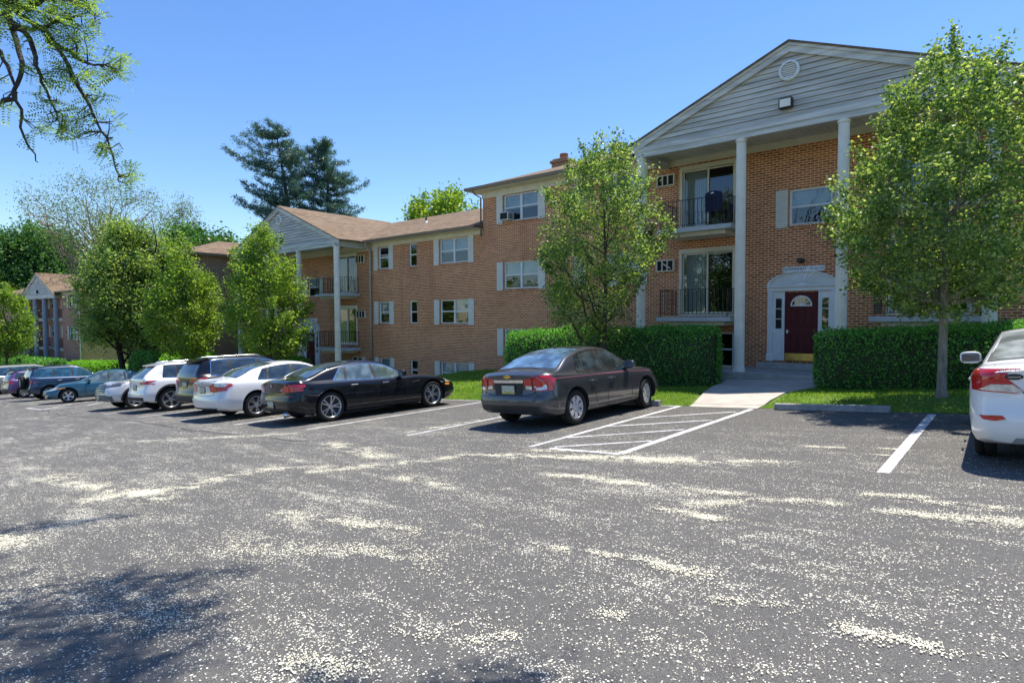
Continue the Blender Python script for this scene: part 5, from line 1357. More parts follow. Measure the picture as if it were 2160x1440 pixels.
    def ribbon(s, pts, view, w, closed=False):
        """thin strip outline polygons along a polyline, for trims and shut lines"""
        out = []; n = len(pts); rng_ = range(n if closed else n - 1)
        for i in rng_:
            a, b = pts[i], pts[(i + 1) % n]; dx, dz = b[0] - a[0], b[1] - a[1]; L = math.hypot(dx, dz)
            if L < 1e-5: continue
            nx, nz = -dz / L * w / 2, dx / L * w / 2; ex, ez = dx / L * w * .3, dz / L * w * .3
            out.append([(a[0] - nx - ex, a[1] - nz - ez), (b[0] - nx + ex, b[1] - nz + ez), (b[0] + nx + ex, b[1] + nz + ez), (a[0] + nx - ex, a[1] + nz - ez)])
        return out
    def edge(s, y):
        sec = s.section(y); return sec[15]
    def glass(s):
        P = s.P; gm = P.get('glass', MCG)
        # windscreen (and backlight of a saloon) lie on the loft's own top surface
        def top_panel(name, ya, yb, mat, inset=.05, n=16, edge_dark=True):
            for (nm, ins, off, mt) in ((name + '_seal', inset - .03, .003, MPLAST), (name, inset, .007, mat)):
                m = MB(); V = []; F = []; NX = 14; e = 0 if ins == inset else .0
                aa, bb = (ya, yb) if ins == inset else (ya - .02 * (1 if ya < yb else -1), yb + .02 * (1 if ya < yb else -1))
                for i in range(n + 1):
                    y = aa + (bb - aa) * i / n; sec = s.section(y); xe = sec[15][0] - ins; 
                    for j in range(NX + 1):
                        x = xe * (2 * j / NX - 1); h, nn = s.hit((x, s.warp(x, y, sec[-1][1]), 4), (0, 0, -1))
                        if h is None: h = Vector((x, y, sec[-1][1])); nn = Vector((0, 0, 1))
                        V.append(h + nn * off)
                for i in range(n):
                    for j in range(NX): F.append((i * (NX + 1) + j, i * (NX + 1) + j + 1, (i + 1) * (NX + 1) + j + 1, (i + 1) * (NX + 1) + j))
                m.add(V, F, 0, True); m.build(nm, mt, s.g)
        if P.get('ws'): top_panel('windscreen', P['ws'][0], P['ws'][1], P.get('wsglass', gm))
        if P.get('bl'): top_panel('rear_window', P['bl'][0], P['bl'][1], P.get('blglass', MCGR))
        # side glass from belt to cant rail
        for sd, vw in ((1, 'R'), (-1, 'L')):
            if P.get('one_side') and sd < 0: continue
            whole = None
            for k, (ya, yb, sa, sb) in enumerate(P['dlo']):
                n = 14; bot = []; tp = []
                for i in range(n + 1):
                    y = ya + (yb - ya) * i / n; zb = crv(P['belt'], y) + .022; bot.append((y, zb))
                for i in range(n + 1):
                    f = i / n; y = (ya + sa) + ((yb + sb) - (ya + sa)) * f; sec = s.section(y); zt = sec[15][1] - P.get('rail', .035); zb = crv(P['belt'], y) + .022
                    tp.append((y, max(zb + .004, zt)))
                poly = bot + tp[::-1]
                s.panel('side_window', [poly], vw, gm, .006)
                if P.get('trim', True):
                    pass
            ya, sa = P['dlo'][0][0], P['dlo'][0][2]; yb, sb = P['dlo'][-1][1], P['dlo'][-1][3]; n = 30
            bot = [(ya + (yb - ya) * i / n, crv(P['belt'], ya + (yb - ya) * i / n) + .012) for i in range(n + 1)]
            tp = []
            for i in range(n + 1):
                y = ya + sa + (yb + sb - ya - sa) * i / n; tp.append((y, max(s.section(y)[15][1] - P.get('rail', .035) + .012, crv(P['belt'], y) + .02)))
            s.panel('window_surround', [bot + tp[::-1]], vw, MPLAST, .0035)
            if P.get('chrome', 1) == 2: s.panel('window_trim', s.ribbon(bot + tp[::-1], vw, .018, True), vw, MCHROME, .008)
            elif P.get('chrome', 1) == 1: s.panel('window_trim', s.ribbon(bot, vw, .016), vw, MCHROME, .008)
            # shut lines, sill line, handles
            sh = []
            for ln in P.get('doors', []): sh += s.ribbon(ln, vw, .011)
            if sh: s.panel('shut_line', sh, vw, MSHUT, .002)
            for (hy, hz) in P.get('handles', []):
                h, nn = s.hit((3 * sd, hy, hz), (-sd, 0, 0))
                if h is None: continue
                m = MB(); xx = h.x
                a, b = sorted((xx - sd * .005, xx + sd * .035))
                m.box(min(xx + sd * .022, xx + sd * .042), max(xx + sd * .022, xx + sd * .042), hy - .09, hy + .09, hz - .014, hz + .016, 0, None, .006)
                m.box(a, b, hy - .09, hy - .07, hz - .012, hz + .012); m.box(a, b, hy + .07, hy + .09, hz - .012, hz + .012)
                m.build('door_handle', MCHROME if P.get('hchrome') else s.paint, s.g)
            # mirror
            my, mz = P['mirror']; h, nn = s.hit((3 * sd, my, mz - .02), (-sd, 0, 0))
            xx = abs(h.x) if h is not None else P['W'] / 2 * .88
            mm = empty('wing_mirror'); mm.parent = s.g
            m = MB(); T = Matrix.Translation((sd * (xx + .14), my, mz + .05)) @ Matrix.Diagonal((.125, .095, .085, 1)); vs = []; fs = []
            NU, NV = 16, 10
            for i in range(NV + 1):
                for j in range(NU):
                    th = math.pi * i / NV; ph = 2 * math.pi * j / NU; e = lambda q: math.copysign(abs(q) ** .65, q)
                    vs.append((e(math.sin(th)) * e(math.cos(ph)), max(-.55, e(math.sin(th)) * e(math.sin(ph))), e(math.cos(th))))
            for i in range(NV):
                for j in range(NU): fs.append((i * NU + j, i * NU + (j + 1) % NU, (i + 1) * NU + (j + 1) % NU, (i + 1) * NU + j))
            m.add(vs, fs, 0, True, T); m.build('mirror_housing', s.paint, mm)
            m = MB(); m.prism([(-.10, -.055), (.10, -.055), (.10, .055), (-.10, .055)], 'y', my - .0565, my - .0545, 0, Matrix.Translation((sd * (xx + .14), 0, mz + .05))); m.build('mirror_glass', MCGR, mm)
            m = MB(); m.tube([(sd * (xx - .03), my + .02, mz - .03), (sd * (xx + .08), my + .02, mz + .0)], .028, 6); m.build('mirror_arm', MPLAST, mm)
    def wheels(s):
        P = s.P; Rr = P['R']; tw = P.get('tw', .205); rr = Rr * P.get('rimk', .70)
        w0 = empty('wheel'); w0.parent = s.g
        m = MB(); h = tw / 2
        prof = [(rr * .96, h * .78), (rr * 1.0, h * .86), (rr + (Rr - rr) * .35, h * 1.0), (rr + (Rr - rr) * .75, h * .97), (Rr - .012, h * .82), (Rr, h * .62), (Rr, .02), (Rr - .008, .018), (Rr - .008, .01), (Rr, .008), (Rr, -h * .62), (Rr - .012, -h * .82), (rr + (Rr - rr) * .75, -h * .97), (rr + (Rr - rr) * .35, -h), (rr * .96, -h * .78)]
        m.lathe(prof, 44, 'x'); m.build('tyre', MTYRE, w0)
        m = MB()
        m.lathe([(rr * .97, h * .74), (rr * 1.0, h * .84), (rr * .985, h * .88), (rr * .93, h * .84), (rr * .90, h * .55), (rr * .88, 0)], 44, 'x')
        sty = P.get('spokes', (5, 'twin')); n, kind = sty; hub = .062 if kind != 'cover' else .07; x0 = h * .50
        def spoke(a0, w_in, w_out, r_in, r_out, xo, tilt=0):
            c = math.cos(a0); q = math.sin(a0); c2 = math.cos(a0 + tilt); q2 = math.sin(a0 + tilt)
            P_ = []
            for (r_, w_, cc, qq, xx) in ((r_in, w_in, c, q, xo + .012), (r_out, w_out, c2, q2, xo + h * .26)):
                for sg in (-1, 1): P_.append((xx, r_ * cc - sg * w_ * qq, r_ * qq + sg * w_ * cc))
            b = [(p[0] - .03, p[1], p[2]) for p in P_]
            m.add(P_ + b, [(0, 1, 3, 2), (0, 2, 6, 4), (1, 5, 7, 3), (4, 6, 7, 5)], 0, False)
        for k in range(n):
            a = 2 * math.pi * k / n + .3
            if kind == 'twin': spoke(a - .10, .016, .013, hub * .8, rr * .93, x0, -.09); spoke(a + .10, .016, .013, hub * .8, rr * .93, x0, .09)
            elif kind == 'wide': spoke(a, .028, .042, hub * .8, rr * .93, x0)
            elif kind == 'thin': spoke(a, .017, .015, hub * .8, rr * .93, x0)
            elif kind == 'cover': spoke(a, .030, .055 if n < 8 else .036, hub * .7, rr * .94, x0 + .01)
        m.lathe([(hub, x0 - .02), (hub, x0 + .022), (hub * .7, x0 + .03), (0, x0 + .03)], 20, 'x', 0, None, False)
        m.build('rim', MRIMG if kind == 'cover' else MRIM, w0)
        m = MB(); m.lathe([(rr * .9, h * .25), (0, h * .25)], 30, 'x', 0, None, False); m.lathe([(rr * .68, h * .32), (rr * .3, h * .34)], 30, 'x', 0, None, False); m.build('brake_disc', MBRAKE, w0)
        pos = [(1, 0), (1, P['wb']), (-1, 0), (-1, P['wb'])]
        for i, (sd, wy) in enumerate(pos):
            w = w0 if i == 0 else copy_tree(w0, s.g)
            st = P.get('steer', 0) if wy else 0
            w.location = (sd * (P['W'] / 2 - tw / 2 - P.get('inset', .022)), wy, Rr); w.rotation_euler = (random.uniform(0, 1) , 0, 0) if sd > 0 else (random.uniform(0, 1), 0, math.pi)
            if st: w.rotation_euler = (w.rotation_euler[0], 0, w.rotation_euler[2] + st)
    def boxp(s, name, x0, x1, y0, y1, z0, z1, mat, bev=.01, parent=None):
        m = MB(); m.box(x0, x1, y0, y1, z0, z1, 0, None, bev); return m.build(name, mat, parent or s.g)
    def plate(s, z, w=.31, h=.155, front=False, x=0, dark=False):
        vw = 'F' if front else 'B'; hh, nn = s.hit((x, 8 if front else -4, z), (0, -1 if front else 1, 0))
        if hh is None: return
        y = hh.y; g = empty('number_plate'); g.parent = s.g; d = 1 if front else -1
        a, b = sorted((y + d * .004, y + d * .016)); m = MB(); m.box(x - w / 2, x + w / 2, a, b, z - h / 2, z + h / 2, 0, None, .004); m.build('plate_board', MPLATE, g)
        a, b = sorted((y + d * .0165, y + d * .0175)); m = MB(); m.box(x - w / 2 + .006, x + w / 2 - .006, a, b, z - h / 2 + .006, z - h / 2 + .045); m.build('plate_band', MPLATEY, g)
        m = MB(); m.box(x - w / 2 - .012, x + w / 2 + .012, *sorted((y - d * .01, y + d * .010)), z - h / 2 - .012, z + h / 2 + .012); m.build('plate_surround', MPLAST, g)
    def both(s, name, poly, view, mat, off=.006, grid=.05):
        """a lamp and its mirror image, each a mesh of its own"""
        r = []
        if view in 'BFT':
            r.append(s.panel(name, [poly], view, mat, off, grid)); r.append(s.panel(name, [[(-p[0], p[1]) for p in poly]], view, mat, off, grid))
        else:
            r.append(s.panel(name, [poly], 'R', mat, off, grid)); r.append(s.panel(name, [poly], 'L', mat, off, grid))
        return r
    def wrap_lamp(s, name, back, side, mat, off=.006):
        """lamp that turns the corner: one mesh from a back/front outline and a side outline"""
        for sg in (1, -1):
            m = MB(); fr = back[0]; poly = [(p[0] * sg, p[1]) for p in back[1]]
            V, F = s.project(poly, fr, off, .04); m.add(V, F, 0, True)
            V, F = s.project(side, 'R' if sg > 0 else 'L', off, .04); m.add(V, F, 0, True)
            m.build(name, mat, s.g)
    def arch_trim(s, w, mat):
        P = s.P; ar = P['R'] + P.get('gap', .055)
        for vw in ('R', 'L'):
            polys = []
            for wy in (0, P['wb']):
                n = 22
                for i in range(n):
                    a, b = math.pi * (-.08 + 1.16 * i / n), math.pi * (-.08 + 1.16 * (i + 1) / n); c = P['R'] + .01
                    polys.append([(wy + math.cos(a) * (ar + .002), c + math.sin(a) * (ar + .002)), (wy + math.cos(a) * (ar + w), c + math.sin(a) * (ar + w)), (wy + math.cos(b) * (ar + w), c + math.sin(b) * (ar + w)), (wy + math.cos(b) * (ar + .002), c + math.sin(b) * (ar + .002))])
            s.panel('wheel_arch_trim', polys, vw, mat, .008, .09)

# --- profile kits -----------------------------------------------------
def sedan(L, W, H, wb, ro, R_, deck=.98, hood=.86, nose=.66, belt=.92, roof=(.45, 1.35), ws_base=None, bl_base=-.35, sill=.20, **k):
    fo = L - wb - ro; y1 = wb + fo; wsb = ws_base if ws_base is not None else wb - .62
    rA, rB = roof
    top = [(-ro, deck - .05), (-ro + .12, deck), (bl_base - .12, deck + .025), (bl_base, deck + .045), (bl_base + (rA - bl_base) * .5, deck + (H - deck) * .66), (rA, H - .03), ((rA + rB) / 2, H), (rB, H - .035), (rB + (wsb - rB) * .5, hood + .09 + (H - hood - .09) * .56), (wsb, hood + .10), (wsb + .15, hood + .075), ((wsb + y1) / 2 + .1, hood + .0), (y1 - .22, nose + .07), (y1, nose)]
    bl = [(-ro, deck - .09), (-ro + .2, deck - .045), (bl_base, belt + .035), (bl_base + .6, belt + .01), (wsb - .5, belt - .035), (wsb + .05, hood + .02), ((wsb + y1) / 2 + .1, hood - .06), (y1 - .2, nose), (y1, nose - .05)]
    offR = [(.15, .20), (.25, .10), (.42, .015), (.55, 0), (.62, .035), (.75, .06), (.92, .05), (1.05, .05)]
    offF = [(.15, .16), (.25, .07), (.42, .0), (.55, .02), (.65, .08), (.8, .22), (1.0, .3)]
    sl = [(-ro, sill + .09), (-ro + .35, sill + .03), (.4, sill), (wb - .4, sill), (y1 - .35, sill + .0), (y1, sill + .04)]
    P = dict(W=W, wb=wb, ro=ro, fo=fo, R=R_, top=top, belt=bl, sill=sl, offR=offR, offF=offF, ws=(wsb - .03, rB + .02), bl=(bl_base + .03, rA - .02), crown=[(-ro, .03), (bl_base, .05), (rA, .055), (rB, .055), (wsb, .06), (y1, .05)])
    P.update(k); return P
BLACK = m_car("black_paint", (.006, .007, .011), .0, .2, dust=.04, coat=.7, spec=.15); GREYP = m_car("dark_grey_metallic_paint", (.052, .055, .068), .5, .3, dust=.22)
WHITEP = m_car("white_paint_car", (.78, .79, .80), 0, .3); WHITES = m_car("pearl_white_paint", (.72, .73, .74), .1, .3); SILVP = m_car("pale_grey_white_paint", (.62, .63, .64), .2, .3)
TEALP = m_car("teal_blue_metallic_paint", (.025, .115, .17), .5, .35, dust=.2); NAVYP = m_car("navy_blue_paint", (.012, .035, .085), .3, .28); PURP = m_car("purple_metallic_paint", (.10, .06, .17), .4, .33, dust=.2)
CHAMP = m_car("grey_van_paint", (.36, .37, .36), .4, .35)
def doorlines(y0, y1, y2, zb, sill=.3, yq=None, R_=.33):
    L = [[(y1, zb), (y1 + .01, .6), (y1 - .01, sill)], [(y2, zb - .03), (y2 + .03, .6), (y2 + .0, sill)], [(y0, zb), (y0 + .02, .78), (y0 + .16, .62), (y0 + .3, sill)], [(y0 + .3, sill), (y2, sill)]]
    return L
# 1 ---- dark grey compact saloon, nearest, rear three-quarter
wb = 2.685
c1 = Car('parked_car', "dark grey metallic sedan with gold badge and thin pink side stripe, beside the striped zone", -7.12, 9.35, R(-1), **sedan(4.60, 1.80, 1.475, wb, .98, .332, deck=1.06, hood=.90, nose=.70, belt=.955, roof=(.62, 1.45), bl_base=-.42, ws_base=2.35, sill=.2,
    paint=GREYP, dlo=[(.16, .36, .14, .10), (.42, 1.05, .10, -.03), (1.12, 2.10, -.03, -.28)], doors=doorlines(.42, 1.08, 2.02, .95), handles=[(.60, .80), (1.28, .80)], hchrome=True, mirror=(1.92, .97), spokes=(7, 'cover'), chrome=2, blglass=m_cglass("sky_tinted_glass", (.05, .09, .14)), steer=R(9), rimk=.66, flare=[(-9, 0), (-.5, 0), (0, .012), (.5, 0), (wb - .5, 0), (wb, .012), (wb + .5, 0)]))
c1.wrap_lamp('tail_light', ('B', [(.36, .92), (.40, .745), (.62, .71), (.90, .72), (.90, 1.0), (.60, .96)]), [(-.93, .73), (-.86, .72), (-.62, .87), (-.60, .93), (-.80, .985), (-.93, .99)], MRED)
c1.both('reversing_light', [(.40, .755), (.55, .74), (.55, .80), (.42, .81)], 'B', MCLEARL, .011); c1.both('indicator_light', [(.62, .725), (.80, .735), (.80, .79), (.64, .78)], 'B', MCLEARL, .011)
c1.both('indicator_lamp', [(-.87, .735), (-.78, .78), (-.80, .83), (-.88, .80)], 'R', MCLEARL, .011)
c1.panel('tail_light_divider', [[(.545, .72), (.565, .72), (.56, .965), (.54, .955)]], 'B', MPLAST, .013); c1.panel('tail_light_divider', [[(-.545, .72), (-.565, .72), (-.56, .965), (-.54, .955)]], 'B', MPLAST, .013)
c1.panel('boot_trim', [[(-.36, .862), (.36, .862), (.36, .915), (-.36, .915)]], 'B', MCHROME, .014)
c1.panel('boot_recess', [[(-.33, .64), (.33, .64), (.36, .85), (-.36, .85)]], 'B', MPLAST, .003)
c1.panel('shut_line', c1.ribbon([(-.62, 1.0), (-.60, .68), (-.45, .63), (.45, .63), (.60, .68), (.62, 1.0)], 'B', .010), 'B', MSHUT, .003)
c1.panel('bumper_step', [[(-.70, .335), (.70, .335), (.76, .42), (.6, .445), (-.6, .445), (-.76, .42)]], 'B', MPLAST, .004)
c1.plate(.735)
GOLD = m_plain("gold_badge", (.75, .50, .12), .25, .9)
hh, _ = c1.hit((0, -4, .975), (0, 1, 0)); T = Matrix.Translation((0, hh.y - .014, .975))
m = MB(); m.prism([(-.085, -.022), (-.03, -.022), (-.022, -.036), (.03, -.036), (.022, -.022), (.085, -.022), (.075, .018), (.026, .018), (.020, .034), (-.030, .034), (-.022, .018), (-.075, .018)], 'y', -.006, .012, 0, T); m.build('badge', GOLD, c1.g)
text_mesh('model_lettering', "CRUZE", .06, MCHROME, c1.g, Matrix.Translation((-.60, c1.hit((-.60, -4, .66), (0, 1, 0))[0].y - .008, .66)) @ TXT, .003)
text_mesh('trim_lettering', "ECO", .055, MCHROME, c1.g, Matrix.Translation((-.60, c1.hit((-.55, -4, 1.0), (0, 1, 0))[0].y - .010, .985)) @ TXT, .003)
c1.both('side_stripe', [(-.55, .922), (.6, .902), (2.0, .874), (2.9, .826), (2.9, .819), (2.0, .867), (.6, .895), (-.55, .915)], 'R', m_plain("pink_stripe", (.42, .14, .17), .5), .004)
c1.both('fuel_flap', [(-.30 + .085 * math.cos(t * math.pi / 8), .80 + .085 * math.sin(t * math.pi / 8)) for t in range(16)][::1] and [(-.30 + .085 * math.cos(t * math.pi / 8), .80 + .085 * math.sin(t * math.pi / 8)) for t in range(16)], 'R', GREYP, .004)
m = MB(); hh, _ = c1.hit((0, .60, 4), (0, 0, -1)); m.tube([hh + Vector((0, 0, 0)), hh + Vector((0, -.10, .06)), hh + Vector((0, -.30, .22))], [.018, .008, .004], 6); m.build('aerial', MPLAST, c1.g)
c1.panel('front_bumper_line', c1.ribbon([(3.05, .72), (3.18, .60), (3.2, .35)], 'R', .009), 'R', MSHUT, .002)

# 2 ---- long black four-door coupe
wb = 2.97
c2 = Car('parked_car', "long low glossy black sedan with twin-spoke wheels between the white sedan and the grey one", -13.12, 8.02, R(-5), **sedan(5.0, 1.90, 1.39, wb, 1.05, .345, deck=1.03, hood=.86, nose=.66, belt=.91, roof=(.62, 1.45), bl_base=-.52, ws_base=2.28, sill=.17,
    paint=BLACK, dlo=[(.10, .42, .26, .04), (.48, 1.22, .05, -.04), (1.30, 2.16, -.04, -.34)], doors=doorlines(.5, 1.26, 2.12, .91, .27), handles=[(.62, .80), (1.50, .785)], hchrome=True, mirror=(1.98, .93), spokes=(5, 'twin'), chrome=2, rimk=.76, tw=.25, glass=MCGL, rk=.2,
    flare=[(-9, 0), (-.5, 0), (0, .018), (.5, 0), (wb - .5, 0), (wb, .012), (wb + .5, 0)]))
c2.wrap_lamp('tail_light', ('B', [(.44, .80), (.50, .74), (.92, .77), (.92, .93), (.70, .90), (.48, .86)]), [(-1.0, .78), (-.86, .77), (-.60, .87), (-.62, .91), (-.85, .93), (-1.0, .93)], MRED)
c2.both('rear_reflector', [(.60, .64), (.85, .65), (.85, .67), (.60, .66)], 'B', MREDD)
c2.panel('rear_diffuser', [[(-.62, .24), (.62, .24), (.72, .34), (.5, .38), (-.5, .38), (-.72, .34)]], 'B', MPLAST, .005)
c2.panel('shut_line', c2.ribbon([(-.70, .98), (-.68, .72), (-.5, .69), (.5, .69), (.68, .72), (.70, .98)], 'B', .010), 'B', MSHUT, .003)
c2.plate(.47)
hh, _ = c2.hit((0, -4, .90), (0, 1, 0)); m = MB(); T = Matrix.Translation((0, hh.y - .012, .90)); m.lathe([(.04, .01), (.04, -.004), (0, -.004)], 20, 'y', 0, T, False); m.build('badge', MCHROME, c2.g)
m = MB()
for q in (0, 1): 
    pts = [(0, 0)] + [(.026 * math.cos(a * math.pi / 12 + math.pi * q), .026 * math.sin(a * math.pi / 12 + math.pi * q)) for a in range(0, 7)]; m.prism(pts[::-1], 'y', -.008, -.005, 0, T)
m.build('badge_quarter', m_plain("badge_blue", (.03, .18, .55), .3), c2.g)
text_mesh('model_lettering', "640i", .065, MCHROME, c2.g, Matrix.Translation((.45, c2.hit((.45, -4, .78), (0, 1, 0))[0].y - .008, .80)) @ TXT, .003)
m = MB(); m.tube([(.55, -.98, .235), (.55, -.80, .25)], .055, 12); m.build('exhaust_tip', MCHROME, c2.g)
c2.both('fender_vent', [(wb - .66, .72), (wb - .42, .745), (wb - .40, .76), (wb - .66, .735)], 'R', MCHROME, .008)
c2.both('side_marker', [(wb + .42, .56), (wb + .60, .55), (wb + .60, .60), (wb + .42, .61)], 'R', MAMBER)
c2.wrap_lamp('headlight', ('F', [(.50, .60), (.93, .64), (.93, .74), (.55, .70)]), [(wb + .50, .66), (wb + .90, .60), (wb + .90, .70), (wb + .55, .76)], MHEAD)
c2.both('sill_moulding', [(.45, .235), (wb - .45, .235), (wb - .45, .27), (.45, .27)], 'R', MPLAST, .010)

# 3 ---- white mid-size saloon
wb = 2.775
c3 = Car('parked_car', "white sedan with red tail lamps parked between the black sedan and the black SUV", -16.2, 7.72, R(-1), **sedan(4.86, 1.85, 1.465, wb, 1.06, .335, deck=1.07, hood=.90, nose=.72, belt=.965, roof=(.66, 1.5), bl_base=-.48, ws_base=2.42, sill=.2,
    paint=WHITES, dlo=[(.08, .34, .2, .08), (.40, 1.12, .08, -.03), (1.2, 2.14, -.03, -.28)], doors=doorlines(.44, 1.16, 2.06, .96), handles=[(.62, .83), (1.36, .81)], mirror=(1.96, .98), spokes=(5, 'twin'), chrome=1))
c3.wrap_lamp('tail_light', ('B', [(.38, .92), (.42, .76), (.60, .74), (.92, .78), (.92, .95), (.62, .98)]), [(-1.0, .78), (-.88, .77), (-.60, .90), (-.64, .95), (-.85, .96), (-1.0, .96)], MRED)
c3.both('reversing_light', [(.62, .90), (.86, .88), (.88, .95), (.64, .975)], 'B', MCLEARL, .011)
c3.panel('boot_trim', [[(-.38, .90), (.38, .90), (.40, .96), (-.40, .96)]], 'B', m_plain("grey_boot_trim", (.42, .43, .45), .3, .5), .010)
c3.panel('spoiler_lip', [[(-.62, 1.03), (.62, 1.03), (.66, 1.055), (-.66, 1.055)]], 'B', WHITES, .03)
c3.panel('rear_apron', [[(-.66, .29), (.66, .29), (.72, .335), (-.72, .335)]], 'B', MPLAST, .005)
c3.panel('shut_line', c3.ribbon([(-.62, 1.04), (-.60, .70), (-.45, .66), (.45, .66), (.60, .70), (.62, 1.04)], 'B', .010), 'B', MSHUT, .003)
c3.plate(.80)
m = MB(); hh, _ = c3.hit((0, -4, 1.0), (0, 1, 0)); T = Matrix.Translation((0, hh.y - .012, .985))
m.box(-.035, -.022, -.004, .006, -.03, .03, 0, T); m.box(.022, .035, -.004, .006, -.03, .03, 0, T); m.box(-.0215, .0215, -.004, .006, -.008, .004, 0, T); m.build('badge', MCHROME, c3.g)

# SUV kit
def suv(L, W, H, wb, ro, R_, belt=1.05, hood=1.05, nose=.86, ws_base=None, roof_r=-.45, roof_f=1.35, slant=.36, sill=.26, **k):
    fo = L - wb - ro; y1 = wb + fo; wsb = ws_base if ws_base is not None else wb - .55
    top = [(-ro, H - .09), (-ro + .35, H - .035), (roof_r + .6, H), (roof_f - .4, H), (roof_f, H - .03), (roof_f + (wsb - roof_f) * .5, hood + .10 + (H - hood - .1) * .56), (wsb, hood + .10), (wsb + .15, hood + .07), ((wsb + y1) / 2 + .1, hood), (y1 - .2, nose + .08), (y1, nose)]
    bl = [(-ro, belt + .05), (.2, belt + .02), (wsb - .6, belt - .02), (wsb, hood + .02), ((wsb + y1) / 2 + .1, hood - .06), (y1 - .2, nose), (y1, nose - .06)]
    offR = [(.2, .16), (.32, .06), (.48, .0), (.62, .015), (.72, .06), (belt, .08), (H - .05, slant)]
    offF = [(.2, .14), (.3, .05), (.5, .0), (.7, .03), (.85, .12), (1.1, .3)]
    sl = [(-ro, sill + .10), (-ro + .4, sill + .03), (.4, sill), (wb - .4, sill), (y1 - .4, sill + .01), (y1, sill + .06)]
    P = dict(W=W, wb=wb, ro=ro, fo=fo, R=R_, top=top, belt=bl, sill=sl, offR=offR, offF=offF, ws=(wsb - .03, roof_f + .02), bl=None, wfr=.75, rk=.10, bR=.07, crown=[(-9, .05), (9, .05)], tumble=.30)
    P.update(k); return P
def suv_rear(c, zg0, zg1, w0, w1, mat=MCGR):
    c.panel('rear_window', [[(-w0, zg0), (w0, zg0), (w1, zg1), (-w1, zg1)]], 'B', mat, .006)
def roof_rails(c, x, y0, y1, mat):
    for sd in (-1, 1):
        pts = []
        for i in range(9):
            y = y0 + (y1 - y0) * i / 8; h, _ = c.hit((sd * x, y, 4), (0, 0, -1)); pts.append(h + Vector((0, 0, .045 * (1 if 0 < i < 8 else 0))))
        m = MB(); m.tube(pts, .017, 6); m.build('roof_rail', mat, c.g)
def spoiler(c, z, w, y, d, mat, t=.035):
    h, _ = c.hit((0, -4, z), (0, 1, 0)); yy = h.y if h is not None else y
    m = MB(); m.prism([(yy + .22, z + .02), (yy - d, z - .015), (yy - d - .01, z + .012), (yy + .2, z + .07)], 'x', -w, w); m.build('roof_spoiler', mat, c.g)

# 4 ---- black compact SUV
wb = 2.66
c4 = Car('parked_car', "black SUV with silver roof rails and red tail lamps left of the white sedan", -18.85, 8.2, R(0), **suv(4.57, 1.845, 1.67, wb, .97, .355, belt=1.08, hood=1.08, nose=.9, ws_base=2.3, roof_f=1.2,
    paint=BLACK, dlo=[(-.48, .10, .06, .0), (.18, .98, .0, -.03), (1.06, 2.05, -.03, -.42)], doors=doorlines(.3, 1.02, 2.0, 1.08, .34), handles=[(.5, .95), (1.2, .94)], mirror=(1.9, 1.1), spokes=(5, 'twin'), chrome=2, glass=MCG))
suv_rear(c4, 1.10, 1.50, .66, .56); c4.wrap_lamp('tail_light', ('B', [(.34, 1.04), (.40, .94), (.90, .98), (.90, 1.08), (.5, 1.09)]), [(-.97, .98), (-.70, 1.0), (-.58, 1.06), (-.97, 1.09)], MRED)
spoiler(c4, 1.57, .58, -.7, .12, BLACK); roof_rails(c4, .56, -.35, 1.3, MSILVER); c4.plate(.88); c4.arch_trim(.05, MPLAST); c4.panel('rear_apron', [[(-.7, .38), (.7, .38), (.75, .55), (-.75, .55)]], 'B', MPLAST, .008)
c4.both('rear_reflector', [(.62, .58), (.80, .58), (.80, .61), (.62, .61)], 'B', MREDD)
# 5 ---- white coupe-like crossover
wb = 2.85
c5 = Car('parked_car', "white crossover with sloping roof, slim red tail lamps and dark lower edge", -21.85, 7.72, R(-2), **suv(4.63, 1.81, 1.60, wb, .85, .375, belt=1.04, hood=1.02, nose=.84, ws_base=2.35, roof_f=1.25, slant=.62,
    paint=WHITEP, dlo=[(-.22, .22, .10, -.02), (.28, 1.05, -.02, -.04), (1.12, 2.1, -.04, -.4)], doors=doorlines(.32, 1.08, 2.05, 1.03, .36), handles=[(.5, .92), (1.26, .9)], mirror=(1.95, 1.06), spokes=(5, 'wide'), chrome=1, glass=MCG, wfr=.95))
suv_rear(c5, 1.10, 1.46, .60, .50, MCG); c5.wrap_lamp('tail_light', ('B', [(.42, .98), (.46, .90), (.88, .90), (.88, 1.0)]), [(-.85, .90), (-.62, .95), (-.38, 1.02), (-.85, 1.02)], MRED)
spoiler(c5, 1.50, .50, -.4, .10, WHITEP); roof_rails(c5, .52, -.1, 1.3, MSILVER); c5.plate(.80, .30); c5.arch_trim(.06, MPLAST); c5.panel('rear_apron', [[(-.78, .34), (.78, .34), (.8, .50), (-.8, .50)]], 'B', MPLAST, .008)
c5.both('rear_reflector', [(.56, .555), (.80, .555), (.80, .585), (.56, .585)], 'B', MREDD); c5.both('side_skirt', [(.42, .30), (wb - .42, .30), (wb - .42, .38), (.42, .38)], 'R', MPLAST, .008)
c5.both('fuel_flap', [(.0 + .08 * math.cos(t * math.pi / 8), .88 + .08 * math.sin(t * math.pi / 8)) for t in range(16)], 'R', WHITEP, .004)
